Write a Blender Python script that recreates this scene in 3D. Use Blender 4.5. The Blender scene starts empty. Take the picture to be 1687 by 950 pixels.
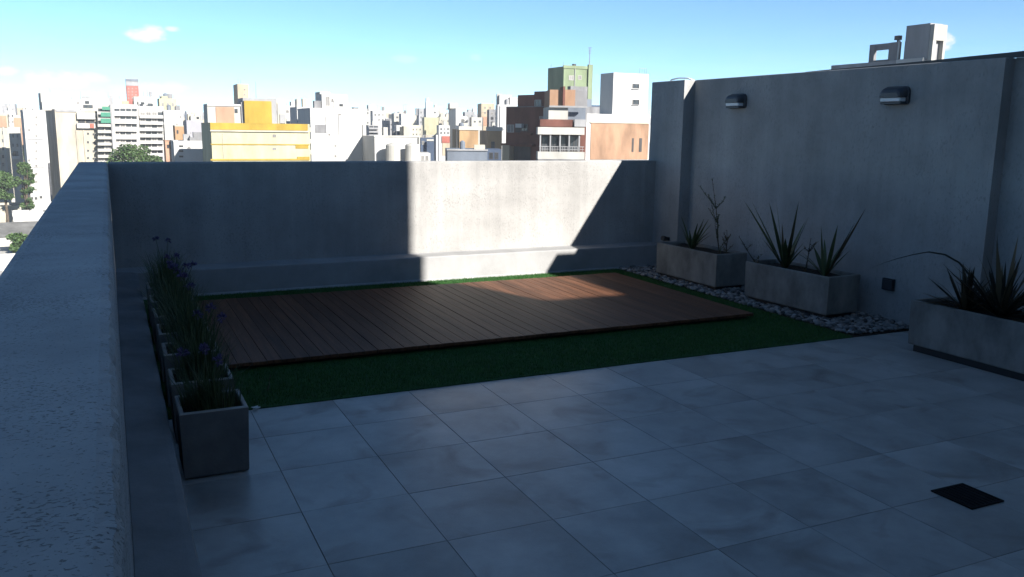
import bpy, bmesh, math, random
from mathutils import Vector, Matrix
random.seed(7)
S = bpy.context.scene
COL = S.collection

# ---------------------------------------------------------------- camera
IMG_W, IMG_H = 1687.0, 950.0
FPX = 1414.3
YAW, PITCH, ROLL = 0.4372, 0.1842, 0.0135
EYE = Vector((0, 0, 1.65))
_f = Vector((math.sin(YAW)*math.cos(PITCH), math.cos(YAW)*math.cos(PITCH), -math.sin(PITCH)))
_r = Vector((math.cos(YAW), -math.sin(YAW), 0)); _u = _r.cross(_f)
RT = _r*math.cos(ROLL)+_u*math.sin(ROLL); UP = -_r*math.sin(ROLL)+_u*math.cos(ROLL)
cam = bpy.data.cameras.new('camera'); camo = bpy.data.objects.new('camera', cam); COL.objects.link(camo)
cam.sensor_width = 36; cam.sensor_fit = 'HORIZONTAL'; cam.lens = FPX/IMG_W*36
cam.clip_start = 0.05; cam.clip_end = 12000
m = Matrix((RT, UP, -_f)).transposed().to_4x4(); m.translation = EYE; camo.matrix_world = m
S.camera = camo

def ray(px, py):
    return (_f*FPX + RT*(px-IMG_W/2) + UP*(IMG_H/2-py)).normalized()

# ---------------------------------------------------------------- light
SUN_TRAVEL = Vector((-0.375, 1.0, -0.5535)).normalized()
ELEV = math.asin(-SUN_TRAVEL.z); AZ = math.atan2(-SUN_TRAVEL.x, -SUN_TRAVEL.y)
sl = bpy.data.lights.new('sun', 'SUN'); sl.energy = 5.0; sl.angle = math.radians(0.53); sl.color = (1.0, 0.95, 0.88)
so = bpy.data.objects.new('sun', sl); COL.objects.link(so)
so.rotation_euler = SUN_TRAVEL.to_track_quat('-Z', 'Y').to_euler()
VS = S.view_settings
VS.view_transform = 'Standard'; VS.look = 'None'; VS.gamma = 1; VS.use_curve_mapping = False; VS.exposure = 1.5

# ---------------------------------------------------------------- sky with a few small clouds
def node(nt, t, **kw):
    n = nt.nodes.new(t)
    for k, v in kw.items(): setattr(n, k, v)
    return n
def mth(nt, op, a, b=None, clamp=False):
    n = nt.nodes.new('ShaderNodeMath'); n.operation = op; n.use_clamp = clamp
    for i, x in enumerate((a, b)):
        if x is None: continue
        if hasattr(x, 'is_linked'): nt.links.new(x, n.inputs[i])
        else: n.inputs[i].default_value = x
    return n.outputs[0]
W = bpy.data.worlds.new('World'); S.world = W; W.use_nodes = True
nt = W.node_tree; bg = nt.nodes['Background']; bg.inputs[1].default_value = 0.07
sky = node(nt, 'ShaderNodeTexSky', sky_type='NISHITA', sun_disc=False)
sky.sun_elevation = ELEV; sky.sun_rotation = AZ
sky.air_density = 0.5; sky.dust_density = 0.0; sky.ozone_density = 3.0
tint = node(nt, 'ShaderNodeMix', data_type='RGBA', blend_type='MULTIPLY'); tint.inputs['Factor'].default_value = 1
nt.links.new(sky.outputs[0], tint.inputs['A']); tint.inputs['B'].default_value = (0.83, 1.03, 1.0, 1)
tc = node(nt, 'ShaderNodeTexCoord'); sx = node(nt, 'ShaderNodeSeparateXYZ'); nt.links.new(tc.outputs['Generated'], sx.inputs[0])
az = mth(nt, 'ARCTAN2', sx.outputs[0], sx.outputs[1]); el = mth(nt, 'ARCSINE', sx.outputs[2])
def fbm(scale, zs, detail=6, rough=0.6):
    mp = node(nt, 'ShaderNodeMapping'); mp.inputs['Scale'].default_value = (1, 1, zs); nt.links.new(tc.outputs['Generated'], mp.inputs[0])
    nz = node(nt, 'ShaderNodeTexNoise'); nz.inputs['Scale'].default_value = scale; nz.inputs['Detail'].default_value = detail
    nz.inputs['Roughness'].default_value = rough
    nt.links.new(mp.outputs[0], nz.inputs[0]); return nz.outputs[0]
nz1 = fbm(38, 2.2); nz2 = fbm(7, 7)
total = None
for px, py, wpx, hpx, amt in [(243, 55, 34, 14, .95), (284, 48, 15, 6, .4), (95, 132, 62, 17, .8), (150, 128, 40, 10, .4), (30, 150, 80, 16, .45), (255, 146, 70, 14, .45), (670, 97, 32, 9, .14), (785, 94, 14, 8, .12),
                              (1558, 68, 16, 15, .9), (1003, 166, 18, 24, .7), (10, 118, 20, 10, .5)]:
    d = ray(px, py); a0 = math.atan2(d.x, d.y); e0 = math.asin(d.z)
    da = mth(nt, 'DIVIDE', mth(nt, 'SUBTRACT', az, a0), wpx/FPX); de = mth(nt, 'DIVIDE', mth(nt, 'SUBTRACT', el, e0), hpx/FPX)
    dd = mth(nt, 'ADD', mth(nt, 'MULTIPLY', da, da), mth(nt, 'MULTIPLY', de, de))
    fall = mth(nt, 'SUBTRACT', 1.0, dd)
    g = mth(nt, 'ADD', fall, mth(nt, 'MULTIPLY', mth(nt, 'SUBTRACT', nz1, 0.55), 3.0))
    g = mth(nt, 'MULTIPLY', mth(nt, 'MULTIPLY', g, 1.5, True), mth(nt, 'MULTIPLY', mth(nt, 'ADD', fall, .3), amt * 1.6, True))
    total = g if total is None else mth(nt, 'MAXIMUM', total, g)
# thin veil low over the horizon
band = mth(nt, 'SUBTRACT', 1.0, mth(nt, 'DIVIDE', mth(nt, 'ABSOLUTE', mth(nt, 'SUBTRACT', el, 0.03)), 0.09), True)
veil = mth(nt, 'MULTIPLY', mth(nt, 'MULTIPLY', mth(nt, 'SUBTRACT', nz2, 0.40), 2.0, True), mth(nt, 'MULTIPLY', band, 0.25))
total = mth(nt, 'MAXIMUM', total, veil)
cm = node(nt, 'ShaderNodeMix', data_type='RGBA'); nt.links.new(total, cm.inputs['Factor']); nt.links.new(tint.outputs['Result'], cm.inputs['A'])
cm.inputs['B'].default_value = (5.2, 5.3, 5.35, 1)
nt.links.new(cm.outputs['Result'], bg.inputs[0])

# ---------------------------------------------------------------- helpers
def link(o, parent=None):
    COL.objects.link(o)
    if parent is not None: o.parent = parent
    return o
def tag(o, label=None, cat=None, group=None, kind=None):
    if label: o['label'] = label
    if cat: o['category'] = cat
    if group: o['group'] = group
    if kind: o['kind'] = kind
    return o
def empty(name, loc, rz=0, label=None, cat=None, group=None):
    o = bpy.data.objects.new(name, None); o.empty_display_size = .1; o.location = loc; o.rotation_euler = (0, 0, rz)
    link(o); return tag(o, label, cat, group)
def uname(s): return s

class MB:
    def __init__(s): s.v = []; s.f = []; s.mi = []
    def quad(s, pts, mi=0):
        b = len(s.v); s.v += [tuple(p) for p in pts]; s.f.append(tuple(range(b, b+len(pts)))); s.mi.append(mi)
    def box(s, x0, y0, z0, x1, y1, z1, mi=0, c=0.0):
        if c > 0:      # box with chamfered top edges
            b = len(s.v)
            s.v += [(x0, y0, z0), (x1, y0, z0), (x1, y1, z0), (x0, y1, z0), (x0, y0, z1-c), (x1, y0, z1-c), (x1, y1, z1-c), (x0, y1, z1-c),
                    (x0+c, y0+c, z1), (x1-c, y0+c, z1), (x1-c, y1-c, z1), (x0+c, y1-c, z1)]
            fs = [(3, 2, 1, 0), (8, 9, 10, 11)]
            for i in range(4):
                j = (i+1) % 4; fs += [(i, j, 4+j, 4+i), (4+i, 4+j, 8+j, 8+i)]
        else:
            b = len(s.v)
            s.v += [(x0, y0, z0), (x1, y0, z0), (x1, y1, z0), (x0, y1, z0), (x0, y0, z1), (x1, y0, z1), (x1, y1, z1), (x0, y1, z1)]
            fs = [(3, 2, 1, 0), (4, 5, 6, 7), (0, 1, 5, 4), (1, 2, 6, 5), (2, 3, 7, 6), (3, 0, 4, 7)]
        s.f += [tuple(b+i for i in f) for f in fs]; s.mi += [mi]*len(fs)
    def tube(s, pts, rad, n=6, mi=0, cap=True):
        pts = [Vector(p) for p in pts]
        if not isinstance(rad, (list, tuple)): rad = [rad]*len(pts)
        rings = []
        for i, p in enumerate(pts):
            t = (pts[min(i+1, len(pts)-1)]-pts[max(i-1, 0)]).normalized()
            a = t.cross(Vector((0, 0, 1)))
            if a.length < 1e-3: a = t.cross(Vector((1, 0, 0)))
            a.normalize(); b_ = t.cross(a); base = len(s.v)
            for k in range(n):
                an = 2*math.pi*k/n; s.v.append(tuple(p+(a*math.cos(an)+b_*math.sin(an))*rad[i]))
            rings.append(base)
        for i in range(len(rings)-1):
            for k in range(n):
                s.f.append((rings[i]+k, rings[i]+(k+1) % n, rings[i+1]+(k+1) % n, rings[i+1]+k)); s.mi.append(mi)
        if cap:
            s.f.append(tuple(rings[0]+k for k in range(n))[::-1]); s.mi.append(mi)
            s.f.append(tuple(rings[-1]+k for k in range(n))); s.mi.append(mi)
    def mesh(s, name, mats, smooth=False):
        me = bpy.data.meshes.new(name); me.from_pydata(s.v, [], s.f)
        for m_ in (mats if isinstance(mats, (list, tuple)) else [mats]): me.materials.append(m_)
        if len(set(s.mi)) > 1: me.polygons.foreach_set('material_index', s.mi)
        if smooth: me.polygons.foreach_set('use_smooth', [True]*len(s.f))
        me.update()
        return me
    def build(s, name, mats, parent=None, smooth=False, fix=False):
        me = s.mesh(name, mats, smooth)
        if fix:
            bm = bmesh.new(); bm.from_mesh(me); bmesh.ops.recalc_face_normals(bm, faces=bm.faces); bm.to_mesh(me); bm.free()
        return link(bpy.data.objects.new(name, me), parent)

# ---------------------------------------------------------------- materials
def mat(name, col, rough=0.85, var=0.12, scale=3.0, bump=0.0, bscale=60.0, stretch=(1, 1, 1), col2=None, spec=0.3, metal=0.0, obj_var=0.0, coord='Object'):
    M = bpy.data.materials.new(name); M.use_nodes = True; nt = M.node_tree; bs = nt.nodes['Principled BSDF']
    bs.inputs['Roughness'].default_value = rough; bs.inputs['Specular IOR Level'].default_value = spec; bs.inputs['Metallic'].default_value = metal
    tc = node(nt, 'ShaderNodeTexCoord'); mp = node(nt, 'ShaderNodeMapping'); mp.inputs['Scale'].default_value = stretch
    nt.links.new(tc.outputs[coord], mp.inputs[0]); vec = mp.outputs[0]
    oi = node(nt, 'ShaderNodeObjectInfo')
    if obj_var >= 0:
        va = node(nt, 'ShaderNodeVectorMath', operation='ADD'); nt.links.new(vec, va.inputs[0])
        cb = node(nt, 'ShaderNodeCombineXYZ')
        for i in range(3): nt.links.new(mth(nt, 'MULTIPLY', oi.outputs['Random'], 37.0*(i+1)), cb.inputs[i])
        nt.links.new(cb.outputs[0], va.inputs[1]); vec = va.outputs[0]
    nz = node(nt, 'ShaderNodeTexNoise'); nz.inputs['Scale'].default_value = scale; nz.inputs['Detail'].default_value = 6; nz.inputs['Roughness'].default_value = .62
    nt.links.new(vec, nz.inputs[0])
    c2 = col2 or tuple(max(0, c*(1-2.2*var)) for c in col)
    c1 = tuple(c*(1+var) for c in col) if not col2 else col
    rp = node(nt, 'ShaderNodeValToRGB'); rp.color_ramp.elements[0].position = .33; rp.color_ramp.elements[1].position = .66
    rp.color_ramp.elements[0].color = (*c2, 1); rp.color_ramp.elements[1].color = (*c1, 1)
    nt.links.new(nz.outputs[0], rp.inputs[0]); out = rp.outputs[0]
    if obj_var > 0:
        hsv = node(nt, 'ShaderNodeHueSaturation'); nt.links.new(out, hsv.inputs['Color'])
        v = mth(nt, 'ADD', mth(nt, 'MULTIPLY', oi.outputs['Random'], 2*obj_var), 1-obj_var); nt.links.new(v, hsv.inputs['Value']); out = hsv.outputs[0]
    nt.links.new(out, bs.inputs['Base Color'])
    if bump > 0:
        n2 = node(nt, 'ShaderNodeTexNoise'); n2.inputs['Scale'].default_value = bscale; n2.inputs['Detail'].default_value = 5; nt.links.new(vec, n2.inputs[0])
        bp = node(nt, 'ShaderNodeBump'); bp.inputs['Strength'].default_value = 1; bp.inputs['Distance'].default_value = bump
        nt.links.new(n2.outputs[0], bp.inputs['Height']); nt.links.new(bp.outputs[0], bs.inputs['Normal'])
    return M
def nodes_of(M): return M.node_tree, M.node_tree.nodes['Principled BSDF']

# trowelled textured render of the terrace walls: short scratched pits
def stucco(name, col, pit, stretch, amount=0.004, pit_lo=.60, pit_hi=.66, pscale=34, relief=.25, streak=True):
    M = mat(name, col, .9, .10, 1.3, 0, coord='Object', obj_var=-1); nt, bs = nodes_of(M)
    base = bs.inputs['Base Color'].links[0].from_socket
    tc = node(nt, 'ShaderNodeTexCoord'); mp = node(nt, 'ShaderNodeMapping'); mp.inputs['Scale'].default_value = stretch; nt.links.new(tc.outputs['Object'], mp.inputs[0])
    a = node(nt, 'ShaderNodeTexNoise'); a.inputs['Scale'].default_value = pscale; a.inputs['Detail'].default_value = 3; a.inputs['Distortion'].default_value = .7; nt.links.new(mp.outputs[0], a.inputs[0])
    big = node(nt, 'ShaderNodeTexNoise'); big.inputs['Scale'].default_value = 3.1; big.inputs['Detail'].default_value = 4; nt.links.new(tc.outputs['Object'], big.inputs[0])
    mr = node(nt, 'ShaderNodeMapRange'); mr.inputs[1].default_value = pit_lo; mr.inputs[2].default_value = pit_hi
    nt.links.new(mth(nt, 'ADD', a.outputs[0], mth(nt, 'MULTIPLY', mth(nt, 'SUBTRACT', big.outputs[0], .5), .35)), mr.inputs[0])
    mx = node(nt, 'ShaderNodeMix', data_type='RGBA'); nt.links.new(mth(nt, 'MULTIPLY', mr.outputs[0], .8), mx.inputs['Factor']); nt.links.new(base, mx.inputs['A']); mx.inputs['B'].default_value = (*pit, 1)
    m3 = node(nt, 'ShaderNodeMapping'); m3.inputs['Scale'].default_value = (5.5, 5.5, .35 if streak else 5.5); nt.links.new(tc.outputs['Object'], m3.inputs[0])
    st = node(nt, 'ShaderNodeTexNoise'); st.inputs['Scale'].default_value = 1.0; st.inputs['Detail'].default_value = 7; st.inputs['Roughness'].default_value = .68; nt.links.new(m3.outputs[0], st.inputs[0])
    r3 = node(nt, 'ShaderNodeMapRange'); r3.inputs[1].default_value = .3; r3.inputs[2].default_value = .7; r3.inputs[3].default_value = .88; r3.inputs[4].default_value = 1.07; nt.links.new(st.outputs[0], r3.inputs[0])
    hs = node(nt, 'ShaderNodeHueSaturation'); nt.links.new(mx.outputs['Result'], hs.inputs['Color']); nt.links.new(r3.outputs[0], hs.inputs['Value'])
    nt.links.new(hs.outputs[0], bs.inputs['Base Color'])
    fine = node(nt, 'ShaderNodeTexNoise'); fine.inputs['Scale'].default_value = 220; fine.inputs['Detail'].default_value = 4; nt.links.new(tc.outputs['Object'], fine.inputs[0])
    hgt = mth(nt, 'SUBTRACT', mth(nt, 'MULTIPLY', fine.outputs[0], .35), mr.outputs[0])
    hgt = mth(nt, 'ADD', hgt, mth(nt, 'MULTIPLY', a.outputs[0], relief))
    bp = node(nt, 'ShaderNodeBump'); bp.inputs['Distance'].default_value = amount; nt.links.new(hgt, bp.inputs['Height']); nt.links.new(bp.outputs[0], bs.inputs['Normal'])
    return M
M_TOP = stucco('parapet render', (.32, .324, .328), (.11, .108, .105), (.75, 1.3, 1), .0008, .60, .66, 190, .12, False)
M_WALL = stucco('wall render', (.297, .292, .283), (.222, .218, .212), (1, 1, .75), .002, .55, .70, 70)
M_SIDE = stucco('side wall render', (.282, .282, .28), (.213, .213, .212), (1, 1, .5), .002, .55, .72, 60)
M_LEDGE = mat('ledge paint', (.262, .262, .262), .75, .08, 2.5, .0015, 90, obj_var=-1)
M_LEDGE_DK = mat('darker grey ledge', (.17, .172, .175), .8, .16, 2.2, .0015, 90, obj_var=-1)  # left ledge in a darker, more mottled grey than the far one
M_CEMENT = mat('fibre cement', (.19, .187, .176), .85, .2, 4.5, .001, 70, stretch=(1, 1, .6))
M_CEMENT_DK = mat('grey fibre cement', (.15, .15, .152), .85, .12, 5, .001, 70)
M_RIM = mat('pale cement rim', (.36, .35, .33), .85, .1, 9, .001, 70)  # rim coloured paler than the planter sides
M_SOIL = mat('potting soil', (.028, .02, .014), .95, .3, 30, .01, 50)
M_WOOD = mat('deck wood', (.12, .052, .027), .55, .22, 2.2, .0012, 40, stretch=(14, .7, 8), obj_var=.24, spec=.22)
M_WOOD_DK = mat('deck joist wood', (.05, .03, .022), .8, .2, 4)
M_TURF_BASE = mat('turf backing', (.018, .075, .017), .95, .2, 12, .004, 120)
M_GROUT = mat('tile grout', (.13, .13, .128), .95, .2, 12)
M_DRAIN = mat('tarred drain cover', (.005, .005, .006), .75, .1, 8, spec=.15)
M_BLACK = mat('black metal', (.012, .013, .016), .45, .1, 8, spec=.5)
M_LAMP = mat('dark grey lamp body', (.03, .033, .04), .4, .1, 8, spec=.5)
M_LENS = mat('frosted lens', (.62, .64, .66), .35, .03, 8, spec=.5)
M_WHITE = mat('white plastic', (.7, .7, .68), .5, .03, 8)
M_FLASH = mat('dark roofing membrane', (.02, .022, .026), .5, .15, 5, spec=.5)

# porcelain tile: pale, clouded, ochre veins
M_TILE = mat('stone effect tile', (.36, .362, .355), .34, .1, 1.9, .0006, 160, col2=(.20, .20, .195), spec=.5, obj_var=.07)
nt_, bs_ = nodes_of(M_TILE)
base_ = bs_.inputs['Base Color'].links[0].from_socket
vecsrc = [n for n in nt_.nodes if n.type == 'TEX_NOISE'][0].inputs[0].links[0].from_socket
v1 = node(nt_, 'ShaderNodeTexNoise'); v1.inputs['Scale'].default_value = 2.6; v1.inputs['Detail'].default_value = 8; v1.inputs['Distortion'].default_value = 1.0; nt_.links.new(vecsrc, v1.inputs[0])
mr_ = node(nt_, 'ShaderNodeMapRange'); mr_.inputs[1].default_value = .54; mr_.inputs[2].default_value = .74; nt_.links.new(v1.outputs[0], mr_.inputs[0])
mx_ = node(nt_, 'ShaderNodeMix', data_type='RGBA'); nt_.links.new(mth(nt_, 'MULTIPLY', mr_.outputs[0], .75), mx_.inputs['Factor']); nt_.links.new(base_, mx_.inputs['A']); mx_.inputs['B'].default_value = (.15, .128, .112, 1)
nt_.links.new(mx_.outputs['Result'], bs_.inputs['Base Color'])
rr = node(nt_, 'ShaderNodeMapRange'); rr.inputs[3].default_value = .26; rr.inputs[4].default_value = .5; nt_.links.new(v1.outputs[0], rr.inputs[0]); nt_.links.new(rr.outputs[0], bs_.inputs['Roughness'])

def leafmat(name, c1, c2, rough=.55, trans=.25):
    M = bpy.data.materials.new(name); M.use_nodes = True; nt, bs = nodes_of(M)
    g = node(nt, 'ShaderNodeNewGeometry'); oi = node(nt, 'ShaderNodeObjectInfo')
    rp = node(nt, 'ShaderNodeValToRGB'); rp.color_ramp.elements[0].color = (*c1, 1); rp.color_ramp.elements[1].color = (*c2, 1)
    r = mth(nt, 'FRACT', mth(nt, 'ADD', g.outputs['Random Per Island'], oi.outputs['Random'])); nt.links.new(r, rp.inputs[0])
    nt.links.new(rp.outputs[0], bs.inputs['Base Color']); bs.inputs['Roughness'].default_value = rough; bs.inputs['Specular IOR Level'].default_value = .3
    tl = node(nt, 'ShaderNodeBsdfTranslucent'); nt.links.new(rp.outputs[0], tl.inputs[0])
    ms = node(nt, 'ShaderNodeMixShader'); ms.inputs[0].default_value = trans
    out = nt.nodes['Material Output']; nt.links.new(bs.outputs[0], ms.inputs[1]); nt.links.new(tl.outputs[0], ms.inputs[2]); nt.links.new(ms.outputs[0], out.inputs[0])
    return M
M_TURF = leafmat('turf blade', (.017, .075, .016), (.055, .15, .036), .6)
M_GARLIC = leafmat('strap leaf', (.03, .055, .02), (.11, .14, .065))
M_YUCCA = leafmat('sword leaf', (.03, .05, .02), (.095, .12, .055), .45)
M_DRY = leafmat('dry leaf', (.05, .04, .022), (.12, .09, .05), .7)
M_DARKLEAF = leafmat('dark bronze leaf', (.016, .018, .013), (.045, .038, .025), .5)
M_STEM = mat('green stem', (.07, .085, .04), .7, .15, 20)
M_TWIG = mat('twig bark', (.06, .045, .03), .85, .2, 20)
M_PETAL = leafmat('lilac petal', (.085, .065, .15), (.16, .125, .24), .6)
M_TREE = leafmat('tree foliage', (.022, .052, .016), (.07, .12, .036), .6, .15)
M_BARK = mat('tree bark', (.09, .07, .05), .9, .2, 3)
M_PEBBLE = leafmat('pebble', (.025, .025, .027), (.25, .245, .24), .7, 0)

# ---------------------------------------------------------------- terrace dimensions
XL, XLO, XLE = -0.012, -0.267, 0.18       # left parapet inner, outer face, ledge lip
YF, YFO, YLE = 8.914, 9.064, 8.724        # far parapet inner, outer face, ledge lip
HP, HR = 1.289, 2.23
XA, XM, XC, XOUT = 6.092, 6.24, 6.35, 6.62
Y1, Y2, Y3 = 8.40, 4.535, 4.178
YB = -1.0                                  # facade behind the viewer
GZ = -25.0
TURF_Y, TURF_X = 5.033, 5.45
TILE_X, TILE_Y, GAP = 0.486, 0.4975, 0.0024

# ground, building below, facade behind
ground = MB(); ground.quad([(-6000, -3000, GZ), (6000, -3000, GZ), (6000, 9000, GZ), (-6000, 9000, GZ)])
M_GROUND = mat('city ground', (.085, .083, .08), .95, .25, .02, obj_var=-1)
tag(ground.build('ground', M_GROUND), kind='structure')
M_BODY = mat('building body paint', (.62, .61, .59), .9, .1, .5)
bb = MB(); bb.box(XLO+.01, -9, GZ, XOUT-.01, YFO-.01, -.06)
tag(bb.build('building_below', M_BODY), kind='structure')
rf = MB()
rf.box(-.8, -9, -.05, 6.67, YB, 9.2)
LOWTOP = .065+.5535*(7.06-YB)
rf.box(6.675, -9, GZ, 17, YB, LOWTOP)
rfo = tag(rf.build('rear_facade', M_BODY), kind='structure')
fw = MB(); fw.box(1.0, YB, 0, 1.08, YB+.05, 2.2); fw.box(4.42, YB, 0, 4.5, YB+.05, 2.2); fw.box(1.08, YB, 2.12, 4.42, YB+.05, 2.2); fw.box(2.7, YB, .0, 2.78, YB+.05, 2.12)
dfr = fw.build('sliding_door', M_BLACK, rfo)
M_GLASSN = mat('door glass', (.03, .035, .04), .08, .05, 2, spec=.6)
g_ = MB(); g_.box(1.08, YB+.002, 0.02, 2.7, YB+.02, 2.12); g_.build('pane', M_GLASSN, dfr)
g_ = MB(); g_.box(2.78, YB+.002, 0.02, 4.42, YB+.02, 2.12); g_.build('pane', M_GLASSN, dfr)

# floor: bed plus individual tiles
fl = MB(); fl.box(XLE+.001, YB+.06, -.05, XM+.1, TURF_Y, -.0022)
floor = tag(fl.build('terrace_floor', M_GROUT), kind='structure')
def tile_mesh(w, d):
    t = MB(); t.box(0, 0, -.02, w, d, 0, c=.0012); return t.mesh('floor_tile', M_TILE)
cache = {}
xe = [XLE+.003] + [0.66+TILE_X*k for k in range(0, 12)] + [XM+.1]
ye = [TURF_Y-TILE_Y*k for k in range(0, 13)]
for i in range(len(xe)-1):
    for j in range(len(ye)-1):
        x0, x1, y1, y0 = xe[i], xe[i+1], ye[j], max(ye[j+1], YB+.06)
        if x1-x0 < .03 or y1-y0 < .03: continue
        if y1 < Y3+.2 and x0 > 5.99: x1 = XC-.001+.1
        k = (round(x1-x0, 3), round(y1-y0, 3))
        if k not in cache: cache[k] = tile_mesh(x1-x0-GAP, y1-y0-GAP)
        o = link(bpy.data.objects.new('floor_tile', cache[k]), floor); o.location = (x0+GAP/2, y0+GAP/2, random.uniform(-.0006, .0006))
        if k == (round(TILE_X, 3), round(TILE_Y, 3)) and random.random() < .5:
            o.rotation_euler = (0, 0, math.pi); o.location = (x1-GAP/2, y1-GAP/2, o.location.z)
DR = (3.508, 2.492)
# drain
dr = empty('floor_drain', (DR[0], DR[1], 0.001), 0, 'square black slotted drain cover set in the tiled terrace floor', 'drain')
b = MB(); b.box(-.108, -.108, 0, .108, -.096, .006); b.box(-.108, .096, 0, .108, .108, .006); b.box(-.108, -.096, 0, -.096, .096, .006); b.box(.096, -.096, 0, .108, .096, .006)
b.build('frame', M_DRAIN, dr)
b = MB(); b.box(-.096, -.096, 0, .096, .096, .002); b.build('sump', M_DRAIN, dr)
for k in range(7):
    x = -.081+.027*k; b = MB(); b.box(x-.008, -.096, .002, x+.008, .096, .005); b.build('grate_bar', M_DRAIN, dr)

# turf
tb = MB(); tb.box(XLE+.002, TURF_Y+.001, -.05, TURF_X, YLE, .006)
tag(tb.build('artificial_lawn', M_TURF_BASE), kind='structure')
DX0, DX1, DY0, DY1, DZ = .60, 5.13, 5.88, 8.22, .058
tv, tf = [], []
def blades(x0, x1, y0, y1, dens, hmin=.012, hmax=.026):
    n = int((x1-x0)*(y1-y0)*dens)
    for _ in range(n):
        x, y = random.uniform(x0, x1), random.uniform(y0, y1); a = random.uniform(0, 6.283); h = random.uniform(hmin, hmax); w = random.uniform(.0012, .0022)
        lx, ly = random.gauss(0, .006), random.gauss(0, .006); b = len(tv)
        tv.extend([(x-w*math.cos(a), y-w*math.sin(a), .005), (x+w*math.cos(a), y+w*math.sin(a), .005), (x+lx, y+ly, .006+h)]); tf.append((b, b+1, b+2))
blades(XLE+.01, TURF_X, TURF_Y+.004, DY0, 12000); blades(DX1, TURF_X, DY0, YLE-.02, 12000); blades(.5, DX1, DY1, YLE-.02, 12000); blades(XLE+.01, DX0, DY0, YLE-.02, 3000)
me = bpy.data.meshes.new('grass'); me.from_pydata(tv, [], tf); me.materials.append(M_TURF)
tag(link(bpy.data.objects.new('grass', me)), 'short green artificial grass blades around the wooden deck', kind='stuff')

# deck of separate planks
deck = empty('wooden_deck', ((DX0+DX1)/2, (DY0+DY1)/2, 0), 0, 'low red brown timber deck platform lying on the green turf', 'deck')
ox, oy = (DX0+DX1)/2, (DY0+DY1)/2
npl = 46; pw = (DX1-DX0)/npl
t = MB(); t.box(0, 0, 0, pw-.0026, DY1-DY0, .024, c=.002); pm = t.mesh('plank', M_WOOD)
for k in range(npl):
    o = link(bpy.data.objects.new('plank', pm), deck); o.location = (DX0+pw*k+.003-ox, DY0-oy+random.uniform(-.003, .003), DZ-.024+random.uniform(-.0012, .0012))
for k in range(5):
    y = DY0+.06+(DY1-DY0-.16)*k/4; b = MB(); b.box(DX0+.03-ox, y-oy, .007, DX1-.03-ox, y+.04-oy, DZ-.026); b.build('joist', M_WOOD_DK, deck)

# ---------------------------------------------------------------- parapets and side wall
def extrude(profile, a0, a1, axis, n=1, jitter=0, mats=None, keys=()):
    """closed 2-D profile [(across, z)] swept along x or y"""
    mb = MB(); rows = []
    for i in range(n+1):
        a = a0+(a1-a0)*i/n; row = []
        for k, (c, z) in enumerate(profile):
            jc = random.gauss(0, jitter) if k in keys else 0; jz = random.gauss(0, jitter*.6) if k in keys else 0
            row.append((c+jc, a, z+jz) if axis == 'y' else (a, c+jc, z+jz))
        b = len(mb.v); mb.v += row; rows.append(b)
    L = len(profile)
    for i in range(n):
        for k in range(L):
            mb.f.append((rows[i]+k, rows[i]+(k+1) % L, rows[i+1]+(k+1) % L, rows[i+1]+k)); mb.mi.append(0)
    mb.f.append(tuple(range(rows[0], rows[0]+L))); mb.mi.append(0); mb.f.append(tuple(range(rows[-1]+L-1, rows[-1]-1, -1))); mb.mi.append(0)
    return mb
lw = empty('parapet_wall', ((XL+XLO)/2, 4, 0), 0, 'long rough rendered grey parapet running along the left side with flat shaded top', 'wall')
lw_m = Vector(lw.location)
def off(mb, o): mb.v = [(x-o[0], y-o[1], z-o[2]) for x, y, z in mb.v]; return mb
pr = [(XLO, -.06), (XLO, HP-.02), (XLO+.012, HP-.004), (XLO+.03, HP), (XL-.04, HP), (XL-.022, HP-.0005), (XL-.006, HP-.005), (XL, HP-.02), (XL, -.06)]
off(extrude(pr, YB+.001, YFO, 'y', 420, .0016, keys=(6, 7)), lw_m).build('wall', M_TOP, lw, fix=True)
lp = [(XL+.002, 0), (XL+.002, .284), (XLE-.03, .268), (XLE-.006, .262), (XLE, .25), (XLE, .02), (XLE+.0, 0)]
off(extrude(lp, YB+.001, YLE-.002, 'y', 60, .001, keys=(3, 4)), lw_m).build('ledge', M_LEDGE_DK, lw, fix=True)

fwall = empty('parapet_wall', (3, YF, 0), 0, 'low rendered parapet across the far end with a big sunlit patch and a ledge', 'wall')
o_ = Vector(fwall.location)
pr = [(YFO, -.06), (YFO, HP-.015), (YFO-.015, HP), (YF+.012, HP), (YF, HP-.012), (YF, -.06)]
off(extrude(pr, XL+.002, XA-.002, 'x', 120, .0012, keys=(3, 4)), o_).build('wall', M_WALL, fwall, fix=True)
pr = [(YF-.002, 0), (YF-.002, .290), (YF-.02, .284), (YLE+.02, .274), (YLE+.005, .270), (YLE, .260), (YLE, .03), (YLE-.012, .012), (YLE-.02, 0)]
off(extrude(pr, XL+.004, XA-.004, 'x', 100, .0012, keys=(3, 4, 5)), o_).build('ledge', M_LEDGE, fwall, fix=True)

sw = empty('side_wall', (XM, 6, 0), 0, 'tall grey stepped wall on the right carrying two dark lamps', 'wall')
o_ = Vector(sw.location)
def wallbox(name, x0, y0, z0, x1, y1, z1, M, c=.006):
    b = MB(); b.box(x0-o_.x, y0-o_.y, z0, x1-o_.x, y1-o_.y, z1, c=c); return b.build(name, M, sw)
wallbox('wall_panel', XA, Y1, -.06, XOUT, YFO, HR, M_SIDE)
wallbox('wall_panel', XM, Y2, -.06, XOUT-.002, Y1-.0005, HR+.002, M_SIDE)
wallbox('wall_panel', XC, Y3, -.06, XOUT-.004, Y2-.0005, HR+.004, M_SIDE)
wallbox('wall_panel', XC, YB+.001, -.06, XOUT-.006, Y3-.0005, 2.747, M_SIDE)
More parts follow.
